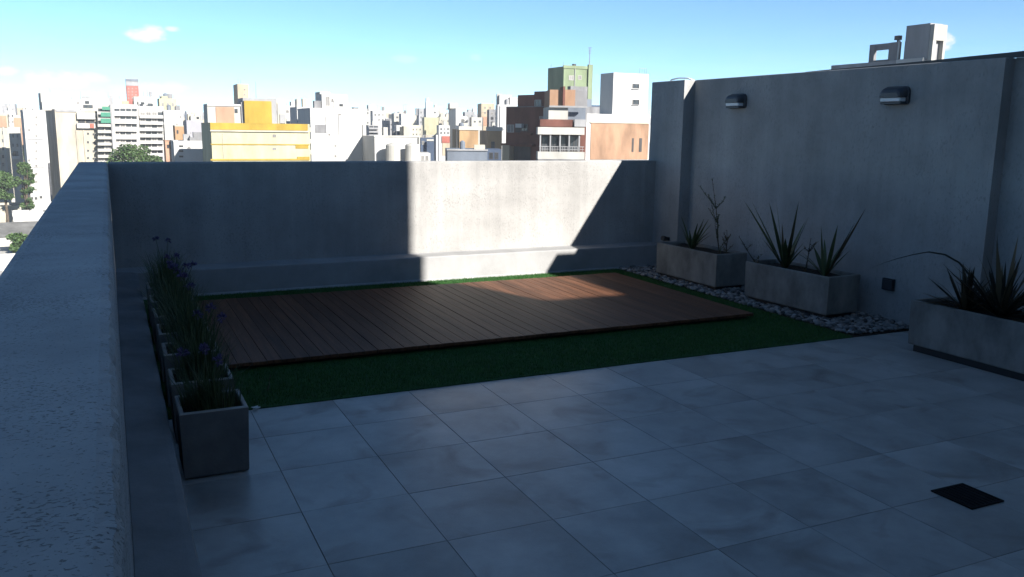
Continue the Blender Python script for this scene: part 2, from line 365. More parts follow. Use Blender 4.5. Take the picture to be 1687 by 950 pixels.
# dark membrane flashing turned up along the back edge
b = MB()
prof = [(6.7, .006), (6.4, .012), (5.9, .016), (5.2, .026), (4.9, .034), (4.56, .04), (4.25, .05)]
for (ya, ha), (yb, hb) in zip(prof[:-1], prof[1:]):
    x0, x1 = XM+.06, XM+.10
    p = [(x0, ya, HR+.003), (x1, ya, HR+.003), (x1, ya, HR+.003+ha), (x0, ya, HR+.003+ha), (x0, yb, HR+.003), (x1, yb, HR+.003), (x1, yb, HR+.003+hb), (x0, yb, HR+.003+hb)]
    p = [(a-o_.x, c-o_.y, z) for a, c, z in p]; k = len(b.v); b.v += p
    for f in [(0, 1, 2, 3), (7, 6, 5, 4), (0, 4, 5, 1), (1, 5, 6, 2), (2, 6, 7, 3), (3, 7, 4, 0)]: b.f.append(tuple(k+i for i in f)); b.mi.append(0)
b.build('flashing', M_FLASH, sw, fix=True)
b = MB(); b.tube([(XA+.2-o_.x, 8.98-o_.y, HR), (XA+.2-o_.x, 8.95-o_.y, HR+.03), (XA+.2-o_.x, 8.8-o_.y, HR+.045), (XA+.2-o_.x, 8.62-o_.y, HR+.035), (XA+.2-o_.x, 8.5-o_.y, HR+.005)], .009, 6)
b.build('conduit', M_WHITE, sw, smooth=True)

# ---------------------------------------------------------------- wall lamps
def lamp(y0, label):
    W_, H_ = .275, .155
    r = empty('wall_lamp', (XM, y0+.15, 1.897), 0, label, 'wall lamp', 'lamps on the side wall')
    def outline(w, h, zb, rt, rb, n=5):     # rounded outline in (y, z), counted from bottom left
        pts = []
        for cx, cz, a0, rr_ in [(w/2-rb, zb+rb, -90, rb), (w/2-rt, zb+h-rt, 0, rt), (-w/2+rt, zb+h-rt, 90, rt), (-w/2+rb, zb+rb, 180, rb)]:
            for k in range(n+1):
                a = math.radians(a0+90*k/n); pts.append((cx+rr_*math.cos(a), cz+rr_*math.sin(a)))
        return pts
    def loft(secs, name, M):
        mb = MB(); rows = []
        for x, pts in secs:
            rows.append(len(mb.v)); mb.v += [(-x, y, z) for y, z in pts]
        L = len(secs[0][1])
        for a, c in zip(rows[:-1], rows[1:]):
            for k in range(L): mb.f.append((a+k, a+(k+1) % L, c+(k+1) % L, c+k)); mb.mi.append(0)
        mb.f.append(tuple(range(rows[-1], rows[-1]+L))); mb.mi.append(0)
        mb.f.append(tuple(range(rows[0], rows[0]+L))[::-1]); mb.mi.append(0)
        o = mb.build(name, M, r, fix=True); return o
    loft([(0.0, outline(W_, H_, 0, .05, .03)), (.022, outline(W_, H_, 0, .05, .03)), (.028, outline(W_-.012, H_-.012, .006, .045, .025))], 'back_plate', M_LAMP)
    loft([(.026, outline(W_-.014, .086, .062, .046, .008)), (.07, outline(W_-.03, .078, .062, .05, .006)), (.096, outline(W_-.055, .062, .060, .045, .006)), (.104, outline(W_-.085, .04, .060, .03, .006))], 'hood', M_LAMP)
    loft([(.0265, outline(W_-.05, .040, .022, .012, .012)), (.082, outline(W_-.06, .036, .024, .012, .012)), (.09, outline(W_-.075, .028, .028, .01, .01))], 'diffuser', M_LENS)
    loft([(.027, outline(W_-.03, .02, .003, .006, .008)), (.075, outline(W_-.05, .019, .004, .006, .008)), (.083, outline(W_-.07, .014, .006, .005, .005))], 'lower_rim', M_LAMP)
    return r
lamp(7.46, 'dark hooded wall lamp farther along the side wall above the tall shrub')
lamp(5.36, 'dark hooded wall lamp nearer the viewer, above the square black socket')
sk = empty('wall_socket', (XM, 5.405, .33), 0, 'square black weatherproof socket low on the side wall', 'socket')
b = MB(); b.box(-.025, -.06, -.052, 0, .06, .052); b.build('back_box', M_BLACK, sk)
b = MB(); b.box(-.036, -.052, -.045, -.026, .052, .046); b.build('flap', M_LAMP, sk)
sk = empty('wall_spotlight', (XA, 8.58, .362), 0, 'tiny black spotlight on the wall behind the corner planter', 'spotlight')
b = MB(); b.box(-.015, -.03, -.02, 0, .03, .02); b.build('bracket', M_BLACK, sk)
b = MB(); b.tube([(-.016, 0, 0), (-.05, 0, .004), (-.09, -.01, .012)], [.02, .03, .03], 10); b.build('head', M_BLACK, sk)

# ---------------------------------------------------------------- planters
def planter(name, label, cx, cy, z, lx, ly, h, rz, group, M, rim, feet=0.0, taper=.008, th=.022):
    r = empty(name, (cx, cy, z), rz, label, 'planter', group)
    mb = MB(); T = taper
    def ring(ix, z, t=0): return [(-lx/2+ix+t, -ly/2+ix+t, z), (lx/2-ix-t, -ly/2+ix+t, z), (lx/2-ix-t, ly/2-ix-t, z), (-lx/2+ix+t, ly/2-ix-t, z)]
    rings = [ring(0, feet+.006, T+.004), ring(0, feet+.014, T), ring(0, h-.006), ring(.004, h), ring(th-.004, h), ring(th, h-.006), ring(th, h-.09)]
    for q in rings: mb.v += q
    for i in range(len(rings)-1):
        for k in range(4):
            j = (k+1) % 4; mb.f.append((4*i+k, 4*i+j, 4*i+4+j, 4*i+4+k)); mb.mi.append(1 if i in (2, 3, 4) else 0)
    mb.f.append((3, 2, 1, 0)); mb.mi.append(0)
    mb.build('box', [M, rim], r)
    s = MB(); n = 8
    hs = {}
    for i in range(n+1):
        for j in range(n+1):
            hs[i, j] = len(s.v); s.v.append((-lx/2+th-.002+(lx-2*th+.004)*i/n, -ly/2+th-.002+(ly-2*th+.004)*j/n, h-.032+random.uniform(-.014, .012)))
    for i in range(n):
        for j in range(n): s.f.append((hs[i, j], hs[i+1, j], hs[i+1, j+1], hs[i, j+1])); s.mi.append(0)
    s.build('soil', M_SOIL, r, smooth=True)
    if feet > 0:
        f = MB(); f.box(-lx/2+.035, -ly/2+.035, 0, lx/2-.035, ly/2-.035, feet+.005); f.build('shade_gap_block', M_BLACK, r)  # black block put in as the dark shadow gap under the planter
    return r
ROW = [4.235, 4.755, 5.375, 5.93, 6.48, 7.03, 7.64]
CUBE = ['grey cement cube planter standing on the tiles, nearest to the viewer', 'second grey cement cube planter from the viewer, at the lawn edge', 'third grey cement cube planter, level with the deck front edge',
        'middle grey cement cube planter of the seven, half hidden by leaves', 'fifth grey cement cube planter from the viewer, beside the deck', 'grey cement cube planter next to last before the far corner', 'grey cement cube planter in the far left corner']
def garlic(x, y, z, label, seed, hgt):
    rn = random.Random(seed)
    r = empty('flowering_plant', (x, y, z), rn.uniform(0, 6), label, 'plant', 'flowering plants along the left parapet')
    mb = MB()
    for _ in range(400):
        a = rn.uniform(0, 6.283); r0 = rn.uniform(0, .14); L = hgt*rn.uniform(.45, 1.0); lean = rn.uniform(.02, .6); w = rn.uniform(.0025, .005)
        d = Vector((math.cos(a), math.sin(a), 0)); s_ = Vector((-d.y, d.x, 0))*w; p = Vector((r0*math.cos(a+.5), r0*math.sin(a+.5), 0)); k = len(mb.v); n = 4
        for i in range(n+1):
            t = i/n; c = p+d*(lean*L*t*t)+Vector((0, 0, L*t*(1-.3*lean*t*t))); ww = s_*(1-t*.85)
            mb.v += [tuple(c-ww), tuple(c+ww)]
        for i in range(n): mb.f.append((k+2*i, k+2*i+1, k+2*i+3, k+2*i+2)); mb.mi.append(0)
    tag(mb.build('leaf_clump', M_GARLIC, r), kind='stuff')
    for q in range(rn.randint(2, 4)):
        a = rn.uniform(0, 6.283); H = hgt*rn.uniform(1.05, 1.3); ln = rn.uniform(.03, .14)
        top = Vector((ln*math.cos(a), ln*math.sin(a), H)); st = MB(); st.tube([(top.x*.2, top.y*.2, .0), (top.x*.5, top.y*.5, H*.55), top], [.0026, .0022, .0017], 5)
        so_ = st.build('stem', M_STEM, r)
        fb = MB()
        for _ in range(16):     # small umbel of six-petalled florets
            d = Vector((rn.gauss(0, 1), rn.gauss(0, 1), rn.gauss(.5, .8))).normalized(); c = top+d*rn.uniform(.012, .03)
            e1 = d.cross(Vector((.3, .2, 1))).normalized(); e2 = d.cross(e1)
            for k in range(3):
                an = k*2.094; pa = (e1*math.cos(an)+e2*math.sin(an)); pb = (e1*math.cos(an+1)+e2*math.sin(an+1))
                fb.quad([top+d*.004, c+pa*.008, c+d*.008+(pa+pb)*.005, c+pb*.008])
        fb.build('flower_head', M_PETAL, so_)
for i, y in enumerate(ROW):
    planter('cube_planter', CUBE[i], .372, y, .001, .31, .31, .33, random.uniform(-.02, .02), 'cube planters along the left parapet', M_CEMENT_DK, M_RIM)
    garlic(.372+random.uniform(-.02, .02), y, .28, 'thin leaved lilac flowering plant in the cube planter ' + ['nearest the viewer', 'second from the viewer', 'third from the viewer', 'in the middle of the row', 'fifth from the viewer', 'last but one before the corner', 'tallest, in the corner'][i], 30+i, [.26, .33, .385, .37, .34, .34, .37][i])

PG = 'long planters along the side wall'
def long_planter(x0, y0, x1, y1, depth, label, z=0.0):
    a = Vector((x0, y0, 0)); c = Vector((x1, y1, 0)); d = (c-a); L = d.length; d.normalize(); n = Vector((-d.y, d.x, 0))
    if n.x < 0: n = -n
    ctr = (a+c)/2+n*depth/2; rz = math.atan2(d.y, d.x)-math.pi/2
    return planter('long_planter', label, ctr.x, ctr.y, z, depth, L, .40, rz, PG, M_CEMENT, M_CEMENT, feet=.05, taper=.006, th=.03)
long_planter(5.62, 7.05, 5.60, 8.10, .40, 'long pale cement planter in the far corner with a tall thin shrub')
long_planter(5.675, 5.56, 5.61, 6.59, .40, 'long cement planter on the pebbles holding two spiky yuccas')
long_planter(5.53, 3.50, 5.51, 4.56, .42, 'long cement planter on the tiles nearest the viewer, full of dark drooping leaves', z=0.001)

def n_inv(n): return 1/max(1, round(n*.32))
def blade(rn, a, L, lean, w, droop, kink=None, n=10):
    """one sword leaf: folded strip that arches outwards"""
    d = Vector((math.cos(a), math.sin(a), 0)); s_ = Vector((-d.y, d.x, 0)); mb = MB(); th = lean; p = d*.015; seg = L/n
    for i in range(n+1):
        t = i/n; ww = w*(.55+.9*t if t < .35 else .86*(1-((t-.35)/.65)**1.6)+.004)
        ww *= 1.35; mb.v += [tuple(p-s_*ww+Vector((0, 0, ww*.35))), tuple(p), tuple(p+s_*ww+Vector((0, 0, ww*.35)))]
        if kink and kink[0]-.12 < t < kink[0]+.2: th += kink[1]*n_inv(n)
        th += droop/n*(.4+1.2*t); p = p+(d*math.sin(th)+Vector((0, 0, math.cos(th))))*seg
    for i in range(n):
        for k in range(2): mb.f.append((3*i+k, 3*i+k+1, 3*i+k+4, 3*i+k+3)); mb.mi.append(0)
    return mb
def sword_plant(name, x, y, z, label, cat, specs, M, seed, group=None):
    rn = random.Random(seed); r = empty(name, (x, y, z), 0, label, cat, group)
    for (a, L, lean, w, droop, kink) in specs:
        blade(rn, a, L, lean, w, droop, kink).build('leaf', M if rn.random() < (.62 if name == 'flax_lily' else .85) else M_DRY, r, smooth=True)
    return r
def fan(rn, n, L, spread, w, base=0):
    out = []
    for i in range(n):
        a = base+rn.uniform(0, 6.283); out.append((a, L*rn.uniform(.55, 1.05), rn.uniform(.08, spread), w*rn.uniform(.7, 1.1), rn.uniform(0, .45), None))
    return out
rn = random.Random(5)
DIRV = YAW+.35    # screen-right at the planters lies towards -y, +x
sc_l = math.atan2(.9, -.35)     # leaf leaning to screen-left (further along +y, away from the wall)
sc_r = math.atan2(-.9, .15)     # leaf leaning to screen-right
ZP = .36
sp = [(sc_l, .78, .62, .022, .05, None), (sc_l+.2, .72, .50, .020, .02, None), (sc_l-.3, .66, .36, .02, .05, None), (sc_l+.6, .70, .16, .02, .02, None), (sc_r, .66, .12, .02, .02, None), (sc_r+.4, .55, .30, .018, .05, None)] + fan(rn, 14, .5, .75, .018)
sword_plant('yucca', 5.83, 6.28, ZP, 'large spiky yucca with long stiff leaves, left one in the middle planter', 'yucca', sp, M_YUCCA, 1, 'yuccas in the middle planter')
sp = [(sc_r, .74, .50, .02, -.05, None), (sc_r+.25, .56, .40, .02, 0, None), (sc_l, .46, .12, .02, 0, None), (sc_r-.3, .5, .22, .02, 0, None)] + fan(rn, 12, .38, .8, .018)
sword_plant('yucca', 5.86, 5.80, ZP, 'smaller spiky yucca with one long leaf leaning right in the middle planter', 'yucca', sp, M_YUCCA, 2, 'yuccas in the middle planter')
sp = [(sc_r, .42, .5, .016, .1, None), (sc_r+.2, .38, .3, .016, .1, None), (sc_l, .4, .3, .015, .2, None)] + fan(rn, 16, .36, .95, .014)
sword_plant('yucca', 5.80, 7.72, ZP, 'small bushy yucca at the left end of the corner planter', 'yucca', sp, M_YUCCA, 3)
# dark drooping clump in the nearest planter
sp = [(sc_l+.05, 1.16, .62, .024, .55, (.5, .95)), (sc_l-.12, .55, .95, .016, -.1, None), (sc_l+.3, .5, .75, .016, .3, None), (sc_r, .5, .12, .02, .1, None), (sc_r+.5, .5, .3, .02, .1, None), (sc_l, .62, .10, .024, .05, None), (sc_r+1, .60, .06, .024, .02, None), (sc_l+1.2, .58, .18, .022, .1, None), (sc_l+.4, .5, .3, .022, .2, None)] + fan(rn, 75, .48, 1.3, .014)
sword_plant('flax_lily', 5.74, 3.98, ZP, 'dark leaved clump with one long leaf bent over in the nearest planter', 'plant', sp, M_DARKLEAF, 4)
sp = [(sc_r, .55, .1, .022, .05, None), (sc_l, .50, .2, .02, .1, None)] + fan(rn, 50, .42, 1.3, .013)
sword_plant('flax_lily', 5.76, 3.66, ZP, 'dark bushy clump at the frame edge in the nearest planter', 'plant', sp, M_DARKLEAF, 5)
sp = fan(rn, 80, .36, 1.35, .014)
sword_plant('flax_lily', 5.72, 4.25, ZP, 'low dark tuft at the left end of the nearest planter', 'plant', sp, M_DARKLEAF, 6)

def shrub(x, y, z, label, H, nb, seed, lean=(0, 0), leafn=14, lw_=.010, M=M_DRY):
    rn = random.Random(seed); r = empty('shrub', (x, y, z), 0, label, 'shrub'); st = MB(); lf = MB()
    def sprig(p0, d, L, rad):
        pts = []; p = Vector(p0); dd = Vector(d)
        for i in range(6): pts.append(p.copy()); dd = (dd+Vector((rn.gauss(0, .12), rn.gauss(0, .12), .06))).normalized(); p = p+dd*L/5
        st.tube(pts, [rad*(1-.14*i) for i in range(6)], 5)
        for i in range(1, 6):
            for _ in range(leafn):
                c = pts[i-1].lerp(pts[i], rn.random()); a = Vector((rn.gauss(0, 1), rn.gauss(0, 1), rn.gauss(.4, .6))).normalized(); b_ = a.cross(Vector((0, 0, 1))).normalized()
                l = rn.uniform(.015, .03); lf.quad([c, c+a*l*.5+b_*lw_*.5, c+a*l, c+a*l*.5-b_*lw_*.5])
        return pts
    main = sprig((0, 0, 0), (lean[0], lean[1], 1), H, .006)
    for k in range(nb):
        i = rn.randint(0, 3); a = rn.uniform(0, 6.283); sprig(main[i], (math.cos(a)*.8, math.sin(a)*.8, .9), H*rn.uniform(.18, .38), .003)
    st.build('stem', M_TWIG, r); tag(lf.build('foliage', M, r), kind='stuff'); return r
shrub(5.84, 7.28, ZP, 'tall thin upright shrub with tiny leaves in the corner planter', .82, 9, 11, (-.02, .06), M=M_GARLIC)
shrub(5.80, 7.12, ZP, 'low sparse twiggy shrub at the right end of the corner planter', .30, 8, 12, (-.1, -.3), 4, M=M_DRY)
shrub(5.84, 6.02, ZP, 'thin brownish sprig between the two yuccas', .34, 7, 13, (0, -.25), 4, M=M_DRY)
shrub(5.66, 6.46, ZP, 'dry straggling sprig spilling over the left end of the middle planter', .36, 6, 14, (-.3, 1.1), 3, M=M_DRY)

# pebbles
pb = MB(); rn = random.Random(3)
bed = MB(); bed.box(TURF_X+.001, TURF_Y+.001, -.05, XM+.1, YLE+.2, .004); tag(bed.build('pebble_bed', M_SOIL), kind='structure')
ico = bmesh.new(); bmesh.ops.create_icosphere(ico, subdivisions=1, radius=1); iv = [v.co.copy() for v in ico.verts]; ifc = [[v.index for v in f.verts] for f in ico.faces]; ico.free()
for _ in range(3600):
    x = rn.uniform(TURF_X+.02, XM-.02); y = rn.uniform(TURF_Y+.03, YLE-.02)
    if y > Y1 and x > XA-.02: continue
    s_ = rn.uniform(.012, .034); sq = rn.uniform(.45, .7); e = rn.uniform(.7, 1.3); a = rn.uniform(0, 6.28); ca, sa = math.cos(a), math.sin(a); b0 = len(pb.v)
    for v in iv:
        k = 1+rn.uniform(-.12, .12); vx, vy, vz = v.x*s_*e*k, v.y*s_*k, v.z*s_*sq*k
        pb.v.append((x+vx*ca-vy*sa, y+vx*sa+vy*ca, .006+s_*sq*.8+vz+rn.uniform(0, .002)))
    for f in ifc: pb.f.append(tuple(b0+i for i in f)); pb.mi.append(0)
tag(pb.build('pebbles', M_PEBBLE, smooth=True), 'loose grey and white pebbles under the planters along the side wall', kind='stuff')

# scraps on the floor
sc_ = MB(); rn = random.Random(9)
for k in range(7):
    a = k*.9; sc_.quad([(rn.uniform(-.02, .02), rn.uniform(-.02, .02), rn.uniform(0, .01)), (rn.uniform(-.03, .03), rn.uniform(-.02, .02), rn.uniform(.005, .02)), (rn.uniform(-.02, .03), rn.uniform(-.02, .02), rn.uniform(.01, .026)), (rn.uniform(-.03, 0), rn.uniform(-.02, .02), rn.uniform(0, .02))])
o = tag(sc_.build('paper_scrap', M_WHITE), 'small crumpled white paper scrap at the edge of the grass', 'litter'); o.location = (.69, 5.02, .003)
tw = MB(); tw.tube([(0, 0, .012), (.02, .05, .03), (.03, .12, .035), (.05, .17, .06)], [.003, .003, .0025, .002], 5)
o = tag(tw.build('dry_stalk', M_DRY), 'pale dry stalk lying on the dark grass near the cube planters', 'stalk'); o.location = (.80, 5.28, .02)

# ================================================================= the city beyond the parapets
def fac(name, col, streak=.10, rough=.9):
    return mat(name, col, rough, streak, .35, 0, stretch=(1, 1, .35), spec=.2)
C_WHITE = fac('white render', (.40, .395, .38), .06); C_OFF = fac('off white render', (.35, .34, .31), .10); C_CREAM = fac('cream render', (.36, .335, .27), .10)
C_BEIGE = fac('weathered beige render', (.33, .30, .245), .14); C_GREY = fac('grey render', (.25, .25, .255), .12); C_LILAC = fac('lilac grey render', (.27, .265, .285), .08)
C_SALMON = fac('salmon render', (.33, .20, .135), .10); C_TAN = fac('tan brick', (.30, .185, .105), .14); C_ORANGE = fac('ochre brick', (.31, .20, .105), .14)
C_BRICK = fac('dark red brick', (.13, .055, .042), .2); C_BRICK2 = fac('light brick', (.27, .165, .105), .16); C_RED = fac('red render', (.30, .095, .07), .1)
C_YEL = fac('yellow paint', (.30, .205, .035), .12); C_PALEYEL = fac('pale yellow paint', (.33, .315, .215), .10); C_GREEN = fac('yellow green render', (.165, .205, .125), .12)
C_AWN = fac('green awning cloth', (.055, .19, .13), .08); C_SLATE = fac('blue grey sheet', (.13, .15, .18), .1); C_NAVY = fac('dark blue wall', (.05, .07, .11), .1)
C_ROOF = fac('grey roof sheet', (.135, .135, .13), .2); C_DARK = fac('dark trim and painted recess shade', (.075, .07, .068), .2); C_CONC = fac('raw concrete', (.17, .17, .175), .2)  # the dark recess colour also stands in for shade inside flat openings
C_LTAN = fac('pale tan render', (.34, .28, .20), .1)
C_FRAME = mat('window frame', (.3, .29, .27), .6, .05, 3)
C_GLASS = mat('window glass', (.04, .045, .05), .12, .2, 2, spec=.6, obj_var=.35)
C_SHUT = mat('grey shutter', (.16, .155, .15), .7, .1, 3, obj_var=.3)

def unit_window(frame, glass):     # unit opening: frame stands proud, pane lies behind it
    b = MB(); f = .1; o = -.09; p = -.03
    b.box(0, o, 0, 1, 0, f*.8); b.box(0, o, 1-f*.8, 1, 0, 1); b.box(0, o, f*.8, f, 0, 1-f*.8); b.box(1-f, o, f*.8, 1, 0, 1-f*.8)
    b.box(.47, o*.7, f*.8, .53, 0, 1-f*.8); b.box(f, p, f*.8, .47, 0, 1-f*.8, 1); b.box(.53, p, f*.8, 1-f, 0, 1-f*.8, 1)
    return b.mesh('window', [frame, glass])
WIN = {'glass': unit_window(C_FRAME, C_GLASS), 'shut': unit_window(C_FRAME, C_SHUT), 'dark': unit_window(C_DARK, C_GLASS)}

BLDS = []
class Bld:
    def __init__(s, name, label, l, r, top, Y, dep, M, yaw=0.0, group=None, cat='building', zb=GZ):
        d = ray(l, top); k = Y/d.y; s.U = Vector((math.cos(yaw), math.sin(yaw), 0)); s.V = Vector((-math.sin(yaw), math.cos(yaw), 0))
        s.P = Vector((d.x*k, Y, zb)); s.zb = zb
        s.w = s.loc(r, top)[0]; s.h = s.loc((l+r)/2, top)[1]; s.dep = dep; s.M = M
        s.root = empty(name, s.P, yaw, label, cat, group)
        b = MB(); b.box(0, 0, 0, s.w, dep, s.h); b.build('wall', M, s.root)
        s.n = 0; BLDS.append(s)
    def loc(s, px, py, v=0.0):
        d = ray(px, py); P = s.P+s.V*v; k = (P-EYE).dot(s.V)/d.dot(s.V); q = EYE+d*k-P
        return q.dot(s.U), EYE.z+d.z*k-s.zb
    def rect(s, l, t, r, b, v=0.0):
        u0, z1 = s.loc(l, (t+b)/2, v)[0], s.loc((l+r)/2, t, v)[1]; u1, z0 = s.loc(r, (t+b)/2, v)[0], s.loc((l+r)/2, b, v)[1]
        return u0, u1, z0, z1
    def box(s, name, l, t, r, b, out=.3, dep=None, M=None, v=0.0):
        """part standing `out` metres proud of the plane v metres behind the front"""
        u0, u1, z0, z1 = s.rect(l, t, r, b, v-out); d = (out-.004 if dep is None else dep)
        s.n += 1; e = .0015*s.n
        mb = MB(); mb.box(u0+e, v-out, z0+e, u1+e, v-out+d, z1+e); return mb.build(name, M or s.M, s.root)
    def roofbox(s, name, l, t, r, v, dep, M=None, base=None):
        """block standing on the roof (or reaching down to pixel row base), its face v metres behind the front"""
        u0, u1, z0, z1 = s.rect(l, t, r, base or t, v); z0 = s.h-.003 if base is None else z0
        mb = MB(); mb.box(u0, v, z0, u1, v+dep, z1); return mb.build(name, M or s.M, s.root)
    def win(s, l, t, r, b, kind='glass', v=0.0):
        u0, u1, z0, z1 = s.rect(l, t, r, b, v); o = link(bpy.data.objects.new('window', WIN[kind]), s.root)
        o.location = (u0, v+.01, z0); o.scale = (max(u1-u0, .2), 1, max(z1-z0, .2)); return o
    def grid(s, l, t, r, b, nc, nr, fw=.5, fh=.5, kind='glass', v=0.0, skip=0.0):
        cw, ch = (r-l)/nc, (b-t)/nr
        for i in range(nc):
            for j in range(nr):
                if random.random() < skip: continue
                k = kind if random.random() < .75 else 'shut'
                s.win(l+cw*(i+.5-fw/2), t+ch*(j+.5-fh/2), l+cw*(i+.5+fw/2), t+ch*(j+.5+fh/2), k, v)
    def balconies(s, l, t, r, b, n, out=1.2, band=.42, M=None, dark=True):
        ch = (b-t)/n
        for j in range(n):
            y0 = t+ch*j
            if dark:
                m_ = max(2, int((r-l)/9)); cw = (r-l)/m_
                for i in range(m_): s.win(l+cw*i+cw*.06, y0+ch*.05, l+cw*(i+1)-cw*.06, y0+ch*(1-band)+.4, 'dark' if random.random() < .7 else 'shut')
            s.box('balcony', l, y0+ch*(1-band), r, y0+ch, out, M=M)
    def parapet(s, h=.5, M=None, t=.25):
        b = MB(); e = .05
        b.box(-e, -e, s.h-.02, s.w+e, t, s.h+h); b.box(-e, t, s.h-.02, t, s.dep+e, s.h+h); b.box(s.w-t, t, s.h-.02, s.w+e, s.dep+e, s.h+h); b.box(t, s.dep-t, s.h-.02, s.w-t, s.dep+e, s.h+h)
        b.build('roof_parapet', M or s.M, s.root)
    def mast(s, px, t, v=1.0, base=None, rad=.06, name='antenna', arms=0):
        u, z = s.loc(px, t, v); z0 = s.h if base is None else s.loc(px, base, v)[1]
        mb = MB(); mb.tube([(u, v, z0), (u, v, z)], [rad, rad*.5], 5)
        for k in range(arms): zz = z-(z-z0)*.07*k; mb.tube([(u-.5+.05*k, v, zz), (u+.5-.05*k, v, zz)], rad*.4, 4)
        mb.build(name, C_CONC, s.root)
    def tank(s, px0, px1, t, v, M=None, base=None, name='water_tank'):
        u0, u1, z0, z1 = s.rect(px0, t, px1, base or t+6, v); rd = (u1-u0)/2; z0 = s.h if base is None else z0
        prof = [(rd, z0), (rd, z1-rd*.35), (rd*.86, z1-rd*.2), (rd*.3, z1), (rd*.28, z1+rd*.06)]
        mb = MB(); n = 18; rows = []
        for r_, z in prof:
            rows.append(len(mb.v)); mb.v += [(u0+rd+r_*math.cos(6.2832*k/n), v+r_*math.sin(6.2832*k/n), z) for k in range(n)]
        for a, c in zip(rows[:-1], rows[1:]):
            for k in range(n): mb.f.append((a+k, a+(k+1) % n, c+(k+1) % n, c+k)); mb.mi.append(0)
        mb.f.append(tuple(rows[-1]+k for k in range(n))); mb.mi.append(0)
        mb.build(name, M or C_OFF, s.root)
    def clutter(s, n):
        rn = random.Random(int(s.P.x*13+s.P.y*7))
        for _ in range(n):
            u = rn.uniform(.08, .85)*s.w; v = rn.uniform(.8, max(1.0, s.dep-2)); k = rn.random(); mb = MB()
            if k < .45:
                w, d, h = rn.uniform(.8, 2.2), rn.uniform(.8, 2), rn.uniform(.7, 2.2); mb.box(u, v, s.h-.004, min(u+w, s.w), v+d, s.h+h); mb.build('roof_box', rn.choice([C_OFF, C_GREY, C_CREAM, C_BEIGE, C_CONC]), s.root)
            elif k < .7:
                r_, h = rn.uniform(.5, .9), rn.uniform(1.2, 2); pts = [(u, v, s.h-.004), (u, v, s.h+h), (u, v, s.h+h+.3)]; mb.tube(pts, [r_, r_, r_*.35], 10); mb.build('water_tank', rn.choice([C_GREY, C_OFF, C_SLATE]), s.root)
            else:
                h = rn.uniform(1.5, 4.5); mb.tube([(u, v, s.h-.004), (u, v, s.h+h)], [.05, .03], 4); mb.tube([(u-.6, v, s.h+h*.9), (u+.6, v, s.h+h*.9)], .025, 4); mb.build('antenna', C_CONC, s.root)

AB = 'apartment_building'
# ---- left edge
b = Bld(AB, 'salmon topped apartment block cut off by the left edge of the photo', -26, 12, 190, 330, 14, C_CREAM, yaw=.06)
b.box('facade_panel', -26, 190, 11, 209, .3, M=C_SALMON); b.grid(-20, 212, 10, 290, 3, 6, .4, .5); b.box('pilaster', -3, 209, 0, 300, .4, M=C_OFF); b.box('pilaster', 8, 209, 11, 300, .4, M=C_OFF); b.parapet(.6)
b = Bld(AB, 'white block with roof clutter behind the salmon topped one at the left', 9, 25, 182, 420, 12, C_WHITE, yaw=.06); b.grid(11, 186, 24, 205, 2, 2); b.roofbox('stair_head', 13, 176, 19, 3, 4); b.mast(15.5, 171, 3); b.mast(21, 176, 2)
b = Bld(AB, 'salmon walled narrow block left of the slim white tower', 22, 42, 194, 300, 12, C_SALMON, yaw=.06); b.roofbox('stair_head', 24, 189, 33, 2, 4, C_OFF); b.box('pilaster', 22, 194, 24.5, 330, .4, M=C_CREAM); b.parapet(.4, C_OFF)
b = Bld(AB, 'lower white block with a balcony in front of the salmon wall', 14, 33, 212, 270, 10, C_OFF, yaw=.06); b.grid(18, 216, 32, 262, 2, 3, .4, .4); b.box('balcony', 20, 257, 33, 262, .9, M=C_WHITE); b.win(22, 249, 30, 257, 'dark'); b.parapet(.4)
b = Bld(AB, 'slim bright white tower with a column of small windows, left of the grey shaded face', 38, 71, 184, 250, 9, C_WHITE, yaw=.14)
for y in (191, 203, 222, 233, 247, 259, 271, 284, 297, 310): b.win(58, y, 62, y+4, 'shut')
for y in (212, 262, 300): b.win(46, y, 50, y+4, 'shut')
b.win(50, 324, 55, 329); b.win(57, 324, 62, 329); b.win(65, 322, 70, 327); b.box('string_course', 44, 228.5, 72, 230, .12, M=C_GREY); b.box('string_course', 46, 275, 75, 276, .1, M=C_GREY)
b.parapet(.5); b.mast(37, 172, 2); b.mast(46, 174, 3); b.roofbox('water_tank_housing', 43, 178, 49, 2, 3); b.roofbox('water_tank_housing', 54, 179, 60, 3, 3, C_GREY)
b = Bld(AB, 'weathered beige tower with blank front, grey shaded flank and tall lift box', 90, 160, 182, 262, 16, C_BEIGE, yaw=.19)
b.roofbox('lift_housing', 69, 168, 92, 6, 5, C_OFF); b.roofbox('lift_housing', 66.5, 153, 88, 7, 4, C_OFF); b.roofbox('roof_slab', 90, 180, 133, .5, 5, C_GREY)
b.box('cornice', 92, 181, 126, 184, .25, M=C_GREY); b.box('balcony', 127, 186, 157, 196, 1.1, M=C_WHITE); b.box('balcony', 127, 203, 157, 211, 1.1, M=C_WHITE)
b.win(128, 196.5, 140, 203, 'dark'); b.win(141, 196.5, 156, 203, 'dark'); b.box('awning', 148, 203.5, 155, 210.5, 1.25, .1, C_RED)
for y in (218, 232, 246, 258): b.win(143, y, 147, y+4); b.win(152, y+1, 158, y+5)
b.box('pilaster', 128, 214, 130.5, 300, .3); b.box('pilaster', 140, 214, 142, 300, .3); b.mast(82, 146, 9)
b = Bld(AB, 'white set back block with a planted terrace above the beige tower', 122, 168, 163, 300, 12, C_WHITE); b.win(126, 167, 131, 172, 'shut'); b.win(140, 166, 147, 171, 'dark'); b.box('terrace_wall', 133, 178, 160, 183, .9, M=C_OFF)
